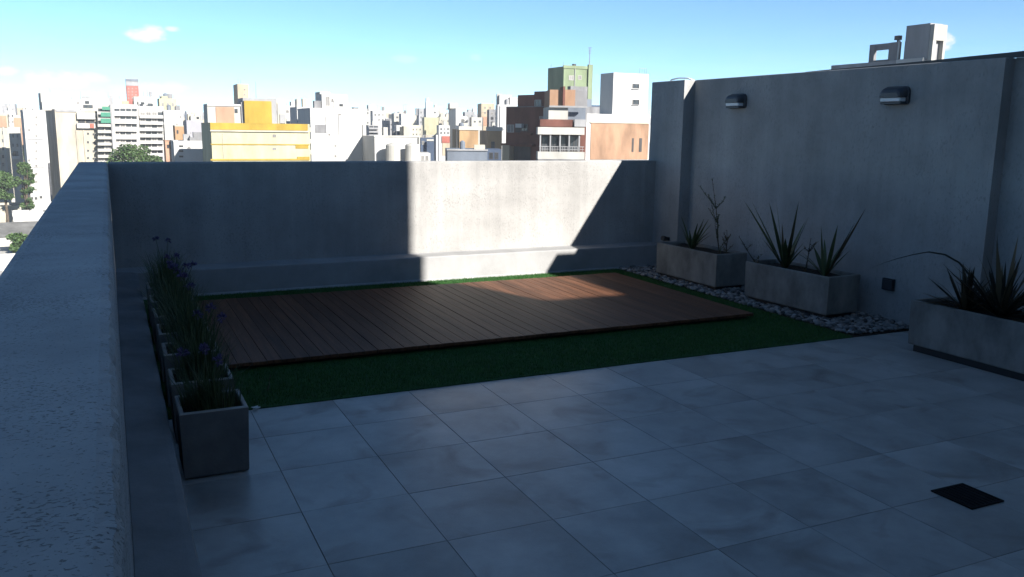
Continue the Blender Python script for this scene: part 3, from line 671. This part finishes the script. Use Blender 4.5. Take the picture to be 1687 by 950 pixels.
b.roofbox('lift_housing', 152, 152, 167, 2, 5); b.roofbox('pergola_slab', 134, 158.5, 152, 1, 4, C_GREY); b.win(137, 172.5, 153, 178, 'dark'); b.mast(132, 150, 2); b.mast(118, 160, 3)
b = Bld(AB, 'balcony tower with green awnings between beige and white towers', 160, 187, 172, 262, 14, C_OFF)
b.balconies(161, 178, 184, 270, 9, 1.2, .45); b.box('awning', 166, 185, 184, 192, 1.35, .1, C_AWN); b.box('awning', 166, 195, 184, 202.5, 1.35, .1, C_AWN); b.box('awning', 168, 175.5, 183, 181, 1.35, .1, C_AWN)
b.box('fin_wall', 184.5, 172, 187, 280, 1.5, M=C_GREY); b.roofbox('roof_room', 170, 161, 186, 3, 5, C_GREY); b.roofbox('roof_room', 171, 155.5, 176, 5, 3, C_OFF); b.roofbox('roof_room', 180, 157, 185.5, 4, 3, C_GREY); b.mast(178, 152, 4)
b = Bld(AB, 'white block with thin shaded bands right of the green awnings', 187.5, 227, 174, 286, 13, C_WHITE)
b.balconies(188, 178, 226, 242, 5, 1.0, .6); b.roofbox('roof_room', 190, 163, 200, 2, 5, C_OFF); b.roofbox('roof_room', 201, 166, 212, 3, 5, C_LTAN); b.mast(196, 157, 3); b.parapet(.4)
b = Bld('tower_block', 'far red tower with a grey crown rising above the white balcony blocks', 208, 228, 141, 620, 15, C_RED)
b.roofbox('crown_storey', 207, 129, 228, -.3, 14, C_GREY); b.box('crown_band', 207, 130, 228, 133, .8, M=C_SLATE); b.grid(209, 143, 227, 164, 3, 4, .3, .4, 'shut')
b = Bld(AB, 'broad white block with six dark balcony rows below the red tower', 228, 269, 177, 290, 15, C_WHITE)
b.balconies(230, 184, 269, 268, 8, 1.3, .48); b.roofbox('roof_room', 220, 159, 252, 2, 6, C_OFF); b.roofbox('roof_room', 228, 166, 254, 1, 3, C_WHITE); b.win(232, 168, 238, 172, 'dark'); b.win(243, 170, 252, 175, 'dark'); b.roofbox('roof_room', 246, 151, 250, 4, 2, C_GREY); b.mast(236, 150, 4); b.mast(242, 146, 3); b.parapet(.4)
b = Bld(AB, 'pale yellow roof storey right behind the white balcony rows', 262, 291, 162, 340, 12, C_PALEYEL); b.grid(264, 166, 289, 178, 3, 1, .4, .5, 'shut'); b.roofbox('stair_head', 266, 158, 276, 2, 4); b.mast(285, 156, 3)
b = Bld(AB, 'blank white gable wall right of the dark balcony rows', 269.5, 300, 183, 289, 11, C_WHITE); b.parapet(.3); b.mast(278, 176, 2); b.win(296, 190, 299, 195, 'shut')
b = Bld(AB, 'narrow salmon house under the blank white gable', 272, 287, 233, 240, 8, C_SALMON); b.win(275, 238, 279, 244, 'dark'); b.win(281, 240, 285, 246, 'dark'); b.parapet(.3)
b = Bld(AB, 'small ochre brick stair block beside the blank white gable', 288, 305, 208, 250, 8, C_TAN); b.win(291, 214, 294, 220, 'dark'); b.roofbox('tank_room', 292, 203, 300, 2, 3, C_OFF); b.parapet(.3, C_CREAM)
b = Bld(AB, 'lilac grey blank block left of the yellow building', 307, 334, 198, 230, 9, C_LILAC); b.roofbox('roof_room', 309, 187, 319, 2, 4, C_CREAM); b.roofbox('roof_room', 321, 189, 331, 3, 4, C_OFF); b.win(324, 192, 328, 196, 'dark', 3); b.mast(333, 176, 2); b.grid(311, 215, 325, 230, 2, 2, .2, .3, 'shut')
b = Bld(AB, 'low white house with three small dark windows beside the yellow building', 286, 338, 234, 200, 9, C_WHITE)
for y in (239, 247, 256): b.win(295, y, 302, y+3, 'dark')
b.win(309, 241, 314, 245, 'shut'); b.parapet(.3)

# ---- yellow building
b = Bld(AB, 'big yellow topped building with cream banded front in the middle', 347, 510, 203, 172, 18, C_PALEYEL)
b.box('yellow_band', 346.5, 203, 507, 214, .12, M=C_YEL); b.box('cornice', 346.5, 214.5, 509, 217, .35, M=C_CREAM); b.box('string_course', 347, 237, 510, 238.4, .16, M=C_YEL); b.box('string_course', 347, 261.5, 510, 264, .16, M=C_YEL)
b.box('yellow_patch', 487, 239, 508, 244.5, .1, M=C_YEL); b.box('yellow_patch', 490, 258, 510, 263, .2, M=C_YEL)
b.roofbox('stair_tower', 402, 166, 447, -.16, 6, C_YEL); b.roofbox('roof_slab', 400, 161.5, 455, .5, 7, C_GREY); b.roofbox('roof_room', 447.5, 164, 470, 1.5, 7, C_CREAM); b.roofbox('roof_block', 397, 168, 402, .6, 6, C_CONC)
b.roofbox('roof_room', 341, 171, 397, 1.0, 7, C_OFF); b.box('brick_panel', 356, 176, 386, 203, .15, M=C_SALMON, v=1.0); b.win(386.5, 179, 391.5, 186, 'dark', 1.0); b.box('frame_band', 341, 171, 397, 174.5, .22, M=C_WHITE, v=1.0)
b.win(449, 182, 456, 188, 'dark', 1.5); b.win(449, 197, 456, 201, 'dark', 1.5); b.box('pipe', 457, 170, 458, 203, .15, M=C_GREY, v=1.5); b.box('wall_return', 461, 188, 470, 203, .2, M=C_GREY, v=1.5)
for y in (210, 229, 247): b.box('balcony', 508, y, 514, y+7, .9, 2.5, C_CREAM, v=2.0)
b.box('pipe', 367, 219, 367.8, 262, .1, M=C_CREAM); b.box('stain_panel', 405, 219, 406, 232, .02, M=C_BEIGE)
b.win(449, 221, 455, 226, 'shut'); b.win(449, 243, 455, 247, 'shut')
b.mast(421, 134, 3, 161); b.mast(349, 168, 2)
b = Bld('tower_block', 'slim grey and beige water tower block behind the yellow building', 391, 409, 138, 260, 9, C_LTAN); b.mast(392, 128, 2); b.mast(396, 130, 3); b.grid(398, 143, 408, 160, 1, 2, .3, .3, 'shut')
b = Bld(AB, 'small white roof block right of the yellow stair tower', 468, 488, 176, 230, 8, C_WHITE); b.roofbox('tank_room', 480, 167, 486, 2, 2.5); b.mast(472, 170, 2); b.win(471, 181, 476, 186, 'shut'); b.parapet(.3)
b = Bld(AB, 'white block with a dark grated opening beside the yellow building', 489, 512, 176, 215, 9, C_WHITE); b.win(492, 194, 500, 202, 'dark'); b.box('canopy', 498, 190, 509, 193, .5, M=C_GREY); b.roofbox('tank_room', 503, 178, 509, 1, 2, C_OFF)
# ---- big white building
b = Bld(AB, 'big blank bright white building right of the yellow one with boxy roof house', 511, 602, 181, 195, 14, C_WHITE)
b.roofbox('lift_house', 530, 155, 572, 2, 6); b.roofbox('lift_house', 527, 151, 544, 4, 5, C_OFF); b.win(536, 158, 543.5, 175, 'shut', 2); b.win(546, 162, 549, 168, 'shut', 2); b.win(559, 171, 565, 175, 'dark', 2)
b.box('recess_shade_panel', 519, 205, 538, 219, .06, M=C_CONC); b.box('pipe', 537, 192, 538, 219, .15, M=C_GREY); b.box('pipe', 558, 190, 559, 224, .15, M=C_GREY); b.win(551, 238, 554.5, 242, 'shut'); b.win(551, 255, 554.5, 259, 'shut'); b.win(557, 187, 562, 190, 'shut')  # concrete grey panel in front of the wall paints the shade of a recess
b.box('side_wing', 598, 205, 602, 266, .3, M=C_OFF); b.mast(519, 173, 3); b.parapet(.35); b.win(541, 220, 544, 223, 'shut')

# ---- far pale blocks in the middle of the skyline
def turn(l, Y, dep, flank):
    """street grids differ: turn a block so that its shaded flank shows `flank` pixels of the photo"""
    d = ray(l, 200); th = math.atan2(d.x, d.y); return -(th-math.asin(min(.9, flank*Y/(FPX*dep))))
def far(label, l, r, top, Y, M, dep=10, nc=2, nr=3, head=None, wins=None, yaw=None, mast=None, flank=4):
    if yaw is None: yaw = turn(l, Y, dep, flank)
    b = Bld(AB, label, l, r, top, Y, dep, M, yaw)
    if nc: b.grid(l+1, top+3, r-1, min(top+3+nr*8, 262), nc, nr, .4, .4, skip=.1)
    for h in head or []: b.roofbox('roof_room', h[0], h[1], h[2], h[3] if len(h) > 3 else 2, 4, h[4] if len(h) > 4 else M)
    if mast: b.mast(mast[0], mast[1], 3, rad=.1)
    return b
far('far white twin stepped block just right of the big blank white building', 614, 635, 182, 380, C_WHITE, head=[(607, 172, 616, 4)], nc=3, nr=2)
far('far off white block whose upper part is capped by a stepped stair head', 602, 616, 179, 420, C_OFF, head=[(606, 173, 613, 3)], nc=2, nr=4)
far('striped grey balcony block low beside the big blank white building', 607, 624, 206, 300, C_GREY, nc=0).balconies(608, 207, 623, 224, 3, 1, .5)
far('far grey flanked block behind the white twin towers', 633, 650, 198, 360, C_GREY, nc=2, nr=2, head=[(636, 195, 645, 2, C_CONC)])
far('far white block, taller one of a close pair above the silo roof', 661, 677, 187, 330, C_WHITE, nc=0, mast=(666, 181))
far('far white block, narrower one of a close pair above the silo roof', 649, 660, 186, 345, C_OFF, nc=1, nr=2)
far('plain white base block under the close pair of white towers', 653, 677, 206, 300, C_WHITE, nc=0).win(658, 220, 674, 223, 'dark')
far('small cream block between silo roof and white stepped tower', 677, 696, 206, 340, C_CREAM, nc=3, nr=2)
far('far tall white stepped tower peaking over the middle skyline', 702, 722, 178, 420, C_WHITE, nc=2, nr=1, head=[(702, 168, 712, 1), (702.5, 161, 707, 2)], mast=(704, 157))
far('grey shaded block left of the white stepped tower', 690, 703, 178, 470, C_GREY, nc=2, nr=3, head=[(686, 190, 695, 1)])
far('cream block below the white stepped tower', 699, 723, 193, 360, C_PALEYEL, nc=0).box('string_course', 700, 222, 722, 224, .2, M=C_GREY)
far('far pale block with a thin chimney right of the white stepped tower', 713, 727, 177, 500, C_OFF, nc=2, nr=2, head=[(716, 172, 720, 2)])
far('far beige block with two roof boxes in the middle distance', 724, 742, 192, 380, C_CREAM, nc=3, nr=2, head=[(726, 187, 732, 2), (735, 188, 741, 2)])
b = far('small white house with two dark window rows above a red roof band', 723, 741, 206, 300, C_WHITE, nc=0); b.grid(724, 209, 741, 222, 3, 2, .45, .4, 'dark'); b.box('red_band', 728, 224, 741, 235, .3, M=C_RED); b.box('tan_panel', 729, 235.5, 741, 256, .2, M=C_LTAN)
b = far('slender grey tower with white front corner left of the brick pair', 751, 758, 178, 330, C_WHITE, nc=0, dep=14, flank=13, mast=(741, 168)); b.roofbox('lift_house', 741, 170, 754, 6, 4, C_OFF); b.roofbox('lift_house', 738, 180, 747, 9, 3, C_GREY)
far('white low block right of the slender grey tower', 757, 770, 191, 340, C_WHITE, nc=1, nr=1, dep=8).win(760, 196, 764, 206, 'dark')
far('grey block with stepped roofline between the slender tower and the tan tower', 766, 782, 184, 420, C_GREY, nc=2, nr=3, head=[(771, 180, 777, 2), (779, 178, 785, 3, C_WHITE)])
far('white block with plain front left of the tan tower', 777, 796, 193, 330, C_OFF, nc=2, nr=1)
b = far('tan tower with flat top above the ochre brick pair', 793, 814, 170, 340, C_LTAN, dep=12, nc=0, flank=7, mast=(811, 165)); b.box('string_course', 793, 183, 814, 184, .2, M=C_CREAM); b.box('brick_panel', 794, 192, 805, 207, .1, M=C_SALMON); b.grid(795, 173, 812, 190, 2, 2, .3, .4, 'shut')
b = far('pale block with a dark arched front next to the tan tower', 806, 824, 180, 325, C_CONC, nc=0, dep=8); b.grid(807, 183, 822, 206, 2, 3, .6, .6, 'dark')
b = far('bright white stepped block just left of the dark red brick building', 820, 852, 172, 300, C_WHITE, nc=0, dep=11); b.roofbox('roof_room', 823, 156, 843, 2, 5); b.roofbox('roof_room', 819, 154, 826, 5, 4, C_OFF); b.roofbox('roof_room', 840, 160, 853, 1, 4); b.mast(834, 149, 3); b.box('white_fin', 824, 174, 832, 212, .4)
b = far('left one of two ochre brick blocks with white parapet', 757, 788, 213, 230, C_ORANGE, dep=12, nc=0, flank=13); b.box('white_parapet', 756, 208, 793, 214, .25, M=C_OFF); b.win(758, 236, 762, 244, 'dark')
b = far('right one of two ochre brick blocks with white parapet', 803, 827, 215, 205, C_ORANGE, dep=12, nc=0, flank=14); b.box('white_parapet', 801, 209, 828, 215.5, .25, M=C_OFF); b.win(809, 233, 815, 244, 'dark')
far('tall thin pale chimney shaft left of the ochre brick pair', 718.5, 721.5, 222, 210, C_WHITE, dep=1.2, nc=0)
b = far('dark blue low block right of the silo roof', 693, 717, 227, 215, C_NAVY, nc=0); b.roofbox('roof_room', 703, 226, 716, 2, 4, C_SLATE); b.win(695, 232, 699, 238, 'shut'); b.box('white_coping', 703, 229, 716, 232, .15, M=C_OFF)
b = far('white box house tucked under the dark blue block', 691, 709, 252, 190, C_WHITE, nc=0); b.win(694, 256, 699, 264, 'shut'); b.win(701, 256, 706, 264, 'shut')
b = far('blue grey flat roofed shed behind the sunlit parapet', 737, 803, 246, 150, C_SLATE, nc=0, dep=12); b.roofbox('roof_room', 787, 240, 800, 3, 4, C_NAVY); b.box('eaves', 736, 245.5, 804, 248, .25, M=C_GREY)
b = far('darker blue shed next to the brick building', 803, 826, 246, 148, C_NAVY, nc=0, dep=9); b.win(806, 251, 812, 262, 'dark'); b.win(815, 251, 821, 262, 'dark')
# ---- silo building
b = Bld(AB, 'white roof house with two big pale round tanks before it', 617, 691, 224, 185, 12, C_WHITE); b.box('coping', 616, 223, 691, 225.5, .2, M=C_OFF)
b.box('tank_terrace', 617, 268, 700, 300, 7, M=C_OFF)
b.tank(636, 659, 235, -3.2, C_OFF, 268); b.tank(668, 691, 235, -3.2, C_OFF, 268); b.box('wall_return', 690, 226, 692, 266, .5, M=C_OFF)

# ---- brick building with the wide balcony
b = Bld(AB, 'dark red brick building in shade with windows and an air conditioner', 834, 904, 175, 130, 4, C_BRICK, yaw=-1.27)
b.win(836, 205, 847, 218, 'shut'); b.win(858, 204, 870, 216, 'dark'); b.box('window_shade_panel', 848.5, 204, 857.5, 218, .03, M=C_DARK); b.box('air_conditioner', 849, 203.5, 859, 210, .6, M=C_WHITE)  # dark flat panel paints the shade of a window recess
b.box('planter_band', 853, 218.5, 874, 222, .5, M=C_BRICK); b.box('loggia_shade_panel', 841, 241, 874, 266, .04, M=C_DARK); b.box('loggia_pier', 827, 239, 839, 266, 1.0, 3, C_LTAN); b.box('loggia_beam', 826, 236.5, 876, 240.5, .8, M=C_BRICK)  # loggia has no depth, a dark flat panel paints its inner shade
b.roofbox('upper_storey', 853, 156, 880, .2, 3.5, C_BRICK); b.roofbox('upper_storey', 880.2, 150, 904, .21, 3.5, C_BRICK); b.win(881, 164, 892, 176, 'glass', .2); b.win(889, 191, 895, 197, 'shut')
b.box('string_course', 834, 175, 904, 176.3, .12, M=C_CONC)
b = Bld(AB, 'stepped brick and white building with a wide balcony right of the dark brick one', 905, 966, 200, 112, 8, C_BRICK, yaw=-.36)
b.roofbox('upper_block', 904, 176, 936, .4, 7, C_OFF); b.roofbox('upper_block', 936, 177, 965, 1.6, 7, C_SLATE); b.roofbox('brick_storey', 906, 147.5, 930, 2, 7, C_BRICK2); b.roofbox('brick_storey', 929.5, 147.5, 948, 3.0, 7, C_BRICK2); b.box('brick_fin', 927.5, 142, 931, 174, .7, 4, C_BRICK, v=2)
b.roofbox('grey_storey', 936, 149, 968, 5, 7, C_CONC); b.box('cornice', 905, 174, 968, 177, .6, M=C_GREY, v=.4)
b.box('balcony', 886, 209.5, 963, 221.5, 2.2, M=C_OFF); b.box('balcony', 886, 250, 963, 262, 2.2, M=C_OFF); b.box('lower_wall', 886, 262, 963, 290, 2.2, M=C_CONC)
for l, r in [(892, 905), (907, 921), (923, 936), (938, 953)]: b.win(l, 223, r, 249, 'dark', -.2)
for x in (889, 905.5, 921.5, 936.5, 953): b.box('column', x, 221.5, x+2.2, 250, 2.0, .4, C_GREY)
b.box('railing', 888, 241, 962, 242, 2.1, .06, C_GREY); b.box('railing', 888, 245.5, 962, 246.3, 2.1, .06, C_GREY)
for k in range(18): b.box('baluster', 889+k*4.1, 242, 889.5+k*4.1, 250, 2.08, .05, C_GREY)
b.box('grey_wall', 946, 197, 965, 209, .8, M=C_GREY); b.box('brick_band', 889, 197, 944, 209, .5, M=C_BRICK)
b = Bld('tower_block', 'yellow green tower block with a dark green flank and tall mast', 929, 975, 110, 180, 8, C_GREEN)
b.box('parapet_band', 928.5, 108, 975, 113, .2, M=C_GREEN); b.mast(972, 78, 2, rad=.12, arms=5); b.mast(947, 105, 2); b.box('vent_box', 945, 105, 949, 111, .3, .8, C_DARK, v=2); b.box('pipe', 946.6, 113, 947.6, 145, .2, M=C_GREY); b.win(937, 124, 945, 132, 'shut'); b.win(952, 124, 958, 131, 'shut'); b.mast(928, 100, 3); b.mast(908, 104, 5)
b.roofbox('roof_rail_block', 940, 142, 968, -3, 1.5, C_CONC, base=149); b.box('mast_base', 969, 106, 976, 175, .5, .6, C_GREEN)
b = Bld('tower_block', 'white tower with two small windows and a salmon brick panel below', 1011, 1069, 120.5, 150, 5, C_WHITE)
b.win(1042, 138, 1053, 145, 'dark'); b.win(1042, 164, 1053, 172, 'dark'); b.box('sill', 1041.5, 146, 1053.5, 147, .25, M=C_GREY); b.box('sill', 1041.5, 172.2, 1053.5, 173.2, .25, M=C_GREY)
b.box('lower_wing', 965, 188, 1069, 290, .5, 6, C_WHITE); b.box('brick_panel', 973, 203, 1068, 262.5, .6, M=C_BRICK2); b.box('brick_panel_top', 972.5, 201.5, 1068.5, 203, .75, M=C_CREAM)
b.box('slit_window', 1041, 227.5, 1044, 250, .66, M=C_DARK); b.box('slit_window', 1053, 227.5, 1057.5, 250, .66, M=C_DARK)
for x in (1054, 1058, 1062, 1065): b.mast(x, 112, 1.5, rad=.04)
b.box('antenna_bar', 1053, 112.5, 1066, 113, .05, .05, C_GREY, v=1.5)
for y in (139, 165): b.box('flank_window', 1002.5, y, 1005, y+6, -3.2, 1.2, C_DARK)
b = Bld(AB, 'grey low roof block in the gap between green and white towers', 966, 1012, 176, 175, 8, C_CONC); b.roofbox('roof_room', 966, 163, 975, 1, 3, C_SLATE); b.roofbox('roof_room', 972, 173, 988, 2, 3, C_NAVY)

for b in BLDS:
    if 'tower' not in b.root['label'] and b.dep > 3 and b.root.location.y > 140 and b.w > 3: b.clutter(3 if b.w < 10 else 6)
# ---- neighbouring roof above the side wall
def nb():
    X0 = 80.0
    def pt(px, py): d = ray(px, py); return EYE+d*(X0/d.x)
    r = empty('rooftop_house', (X0, 70, 0), 0, 'grey concrete rooftop house with an open window frame above the side wall', 'building')
    def slab(name, l, t, r_, b_, x0, x1, M):
        a = pt(l, t); c = pt(r_, t); z1 = (a.z+c.z)/2; z0 = (pt(l, b_).z+pt(r_, b_).z)/2
        mb = MB(); mb.box(x0, c.y-70, z0, x1, a.y-70, z1); return mb.build(name, M, r)
    M = C_CONC
    slab('roof_slab', 1372, 103.5, 1482, 113, -.2, 9, C_GREY); slab('wall', 1380, 113, 1545, 190, 0, 9.2, M)
    slab('lift_block', 1494, 40, 1533, 99, 0, 1.9, C_GREY)
    slab('frame_post', 1430, 73, 1438, 103, .3, .7, M); slab('frame_lintel', 1438.2, 71.5, 1461.8, 81.5, .3, .7, M); slab('frame_sill', 1438.2, 98, 1461.8, 103, .3, .7, M); slab('frame_wall', 1462, 69, 1478, 103, .3, .72, M)
    slab('white_ledge', 1480, 96.5, 1524, 104, -.3, 2.4, C_WHITE); slab('recess_wall', 1478.3, 66, 1494, 97, 1.2, 2.2, M); slab('white_pipe', 1478, 66, 1480, 97, .2, .35, C_WHITE)
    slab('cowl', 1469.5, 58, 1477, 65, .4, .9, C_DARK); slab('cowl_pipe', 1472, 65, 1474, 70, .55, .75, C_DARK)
    a = pt(1533.3, 40); z1, z0 = pt(1540, 39).z, pt(1540, 65.5).z
    mb = MB(); mb.box(.02, a.y-70-.5, z0, 2.0, a.y-70-.01, z1); mb.build('lift_block_lit_end', C_OFF, r)  # paler than the shaded side: sunlight put into the colour
    mb = MB(); mb.box(.02, a.y-70-.48, z0-3.4, .5, a.y-70-.01, z0-.01); mb.build('column', C_OFF, r)  # both columns take the paler colour for their sunlit look
    mb = MB(); mb.box(1.6, a.y-70-.48, z0-3.4, 1.95, a.y-70-.01, z0-.01); mb.build('column', C_OFF, r)
nb()

# ---- low houses and trees down in the street at the left
def low_house(label, px, py, z, w, d, h, yaw, Mw, Mr, gable=True):
    dr_ = ray(px, py); k = (z-EYE.z)/dr_.z; p = EYE+dr_*k
    r = empty('low_house', (p.x, p.y, GZ), yaw, label, 'house'); H = z-GZ
    mb = MB(); mb.box(-w/2, -d/2, 0, w/2, d/2, H-(h if gable else 0)-.01); mb.build('wall', Mw, r)
    mb = MB(); e = .4
    if gable:
        mb.v += [(-w/2-e, -d/2-e, H-h), (w/2+e, -d/2-e, H-h), (w/2+e, d/2+e, H-h), (-w/2-e, d/2+e, H-h), (-w/2-e, 0, H), (w/2+e, 0, H)]
        for f in [(0, 1, 5, 4), (2, 3, 4, 5), (0, 4, 3), (1, 2, 5), (3, 2, 1, 0)]: mb.f.append(f); mb.mi.append(0)
        mb.build('roof', Mr, r)
    else:
        mb.box(-w/2, -d/2, H-.012, w/2, d/2, H+.1); ro = mb.build('roof', Mr, r)
        mb = MB(); mb.box(-w/2-.1, -d/2-.1, H-.3, -w/2+.15, d/2+.1, H+.7); mb.box(w/2-.15, -d/2-.1, H-.3, w/2+.1, d/2+.1, H+.7); mb.box(-w/2+.15, -d/2-.1, H-.3, w/2-.15, -d/2+.15, H+.7); mb.box(-w/2+.15, d/2-.15, H-.3, w/2-.15, d/2+.1, H+.7); mb.build('roof_parapet', Mw, r)
    for s_ in (-.3, .05, .3):
        o = link(bpy.data.objects.new('window', WIN['shut']), r); o.location = (s_*w-.6, -d/2+.01, H-h-2.2); o.scale = (1.2, 1, 1.3)
    return r
low_house('long grey gabled shed roof in the street below the left edge', 8, 366, -19.5, 26, 15, 2.2, .12, C_OFF, C_ROOF)
low_house('flat pale roof beyond the grey shed at the left edge', 22, 340, -20.5, 26, 10, 1, .1, C_CREAM, C_ROOF, False)
low_house('bright white low house at the foot of the parapet edge', -12, 420, -19.5, 12, 9, 1, .1, C_WHITE, C_OFF, False)
low_house('pale low garden wall house under the left trees', 18, 330, -21.5, 18, 5, .8, .1, C_OFF, C_CREAM, False)
low_house('small white house close to the slim white tower', 48, 352, -20.5, 7, 6, 1, .1, C_WHITE, C_OFF, False)
def crown(n, blobs, leaf, seed):
    rn = random.Random(seed); mb = MB()
    tot = sum(b[3]**2 for b in blobs)
    for (bx, by, bz, br, bs) in blobs:
        for _ in range(int(n*br*br/tot)):
            d = Vector((rn.gauss(0, 1), rn.gauss(0, 1), rn.gauss(0, 1))).normalized(); rr_ = br*(rn.random()**.35)*rn.uniform(.85, 1.12)
            c = Vector((bx, by, bz))+Vector((d.x, d.y, d.z*bs))*rr_
            nrm = (d*.6+Vector((rn.gauss(0, 1), rn.gauss(0, 1), rn.gauss(.6, .8)))).normalized(); a = nrm.cross(Vector((rn.gauss(0, 1), rn.gauss(0, 1), 1))).normalized(); b_ = nrm.cross(a); s_ = leaf*rn.uniform(.6, 1.3)
            mb.quad([c-a*s_, c-b_*s_*.6, c+a*s_, c+b_*s_*.6])
    return mb
def tree(label, px, top_py, Y, rad, seed, n=5000, nb=14, leaf=.28, zb=GZ, tall=None):
    d = ray(px, top_py); k = Y/d.y; x = d.x*k; zt = EYE.z+d.z*k; H = zt-zb; rn = random.Random(seed)
    r = empty('tree', (x, Y, zb), 0, label, 'tree'); blobs = [(0, 0, H-rad*.75, rad*.75, .8)]
    ch = tall or rad*1.6
    for i in range(nb):
        a = rn.uniform(0, 6.283); q = rn.random(); zz = H-rad*.35-ch*q; ro = rad*rn.uniform(.35, .85)*(1-.35*abs(q-.4)); br = rad*rn.uniform(.28, .48)
        blobs.append((math.cos(a)*ro, math.sin(a)*ro, min(zz, H-br*.8), br, .8))
    t = MB(); t.tube([(0, 0, 0), (.1, .05, (H-ch)*.5), (-.05, .1, H-ch*.6), (0, 0, H-rad*.6)], [.4, .33, .25, .08], 8)
    for bx, by, bz, br, _ in blobs[1:9]:
        z0 = max(H-ch*1.1, 2); t.tube([(0, 0, z0), (bx*.5, by*.5, (z0+bz)/2+.3), (bx, by, bz)], [.2, .12, .05], 5)
    t.build('trunk', M_BARK, r); tag(crown(n, blobs, leaf, seed).build('crown', M_TREE, r), kind='stuff'); return r
tree('round green tree rising just over the far parapet before the white balconies', 208, 234, 200, 5.0, 1, 7000)
tree('lower green tree right of the round one, just over the far parapet', 243, 252, 205, 3.0, 2, 3000)
tree('broad green street tree at the left edge of the photo', 4, 279, 232, 3.2, 3, 5000)
tree('dark narrow tree squeezed against the slim white tower', 38, 264, 244, 1.9, 4, 5000, nb=34, tall=11)
tree('small bushy tree high between the white blocks at the left', 37, 236, 290, 2.2, 5, 2000)
tree('little green bush tree in front of the grey shed roof', 31, 380, 160, 1.8, 6, 1500, zb=-22)

# distant mass of the town along the horizon
dm = MB(); rn = random.Random(21)
for _ in range(1500):
    y = 650+1950*rn.random()**1.3; x = y*rn.uniform(-.25, 1.0); w = rn.uniform(7, 20); h = 26.6+y*rn.choice([-.008, -.004, 0, .004, .007, .010, .014])*rn.uniform(.7, 1.3)
    dm.box(x, y, GZ, x+w, y+rn.uniform(10, 25), GZ+h, rn.choice([0, 0, 1, 1, 2, 3]))
tag(dm.build('distant_town', [C_WHITE, C_CREAM, C_GREY, C_LTAN]), 'pale mass of distant town blocks along the horizon', kind='stuff')

# thin warm-weather haze over the town
M_HAZE = bpy.data.materials.new('haze'); M_HAZE.use_nodes = True; nt = M_HAZE.node_tree; nt.nodes.remove(nt.nodes['Principled BSDF'])
pv = node(nt, 'ShaderNodeVolumePrincipled'); pv.inputs['Color'].default_value = (.9, .94, 1, 1); pv.inputs['Density'].default_value = .00026; pv.inputs['Anisotropy'].default_value = .0
nt.links.new(pv.outputs[0], nt.nodes['Material Output'].inputs['Volume'])
hz = MB(); hz.box(-1500, -300, GZ-1, 3200, 3300, 44); tag(hz.build('haze', M_HAZE), kind='stuff')
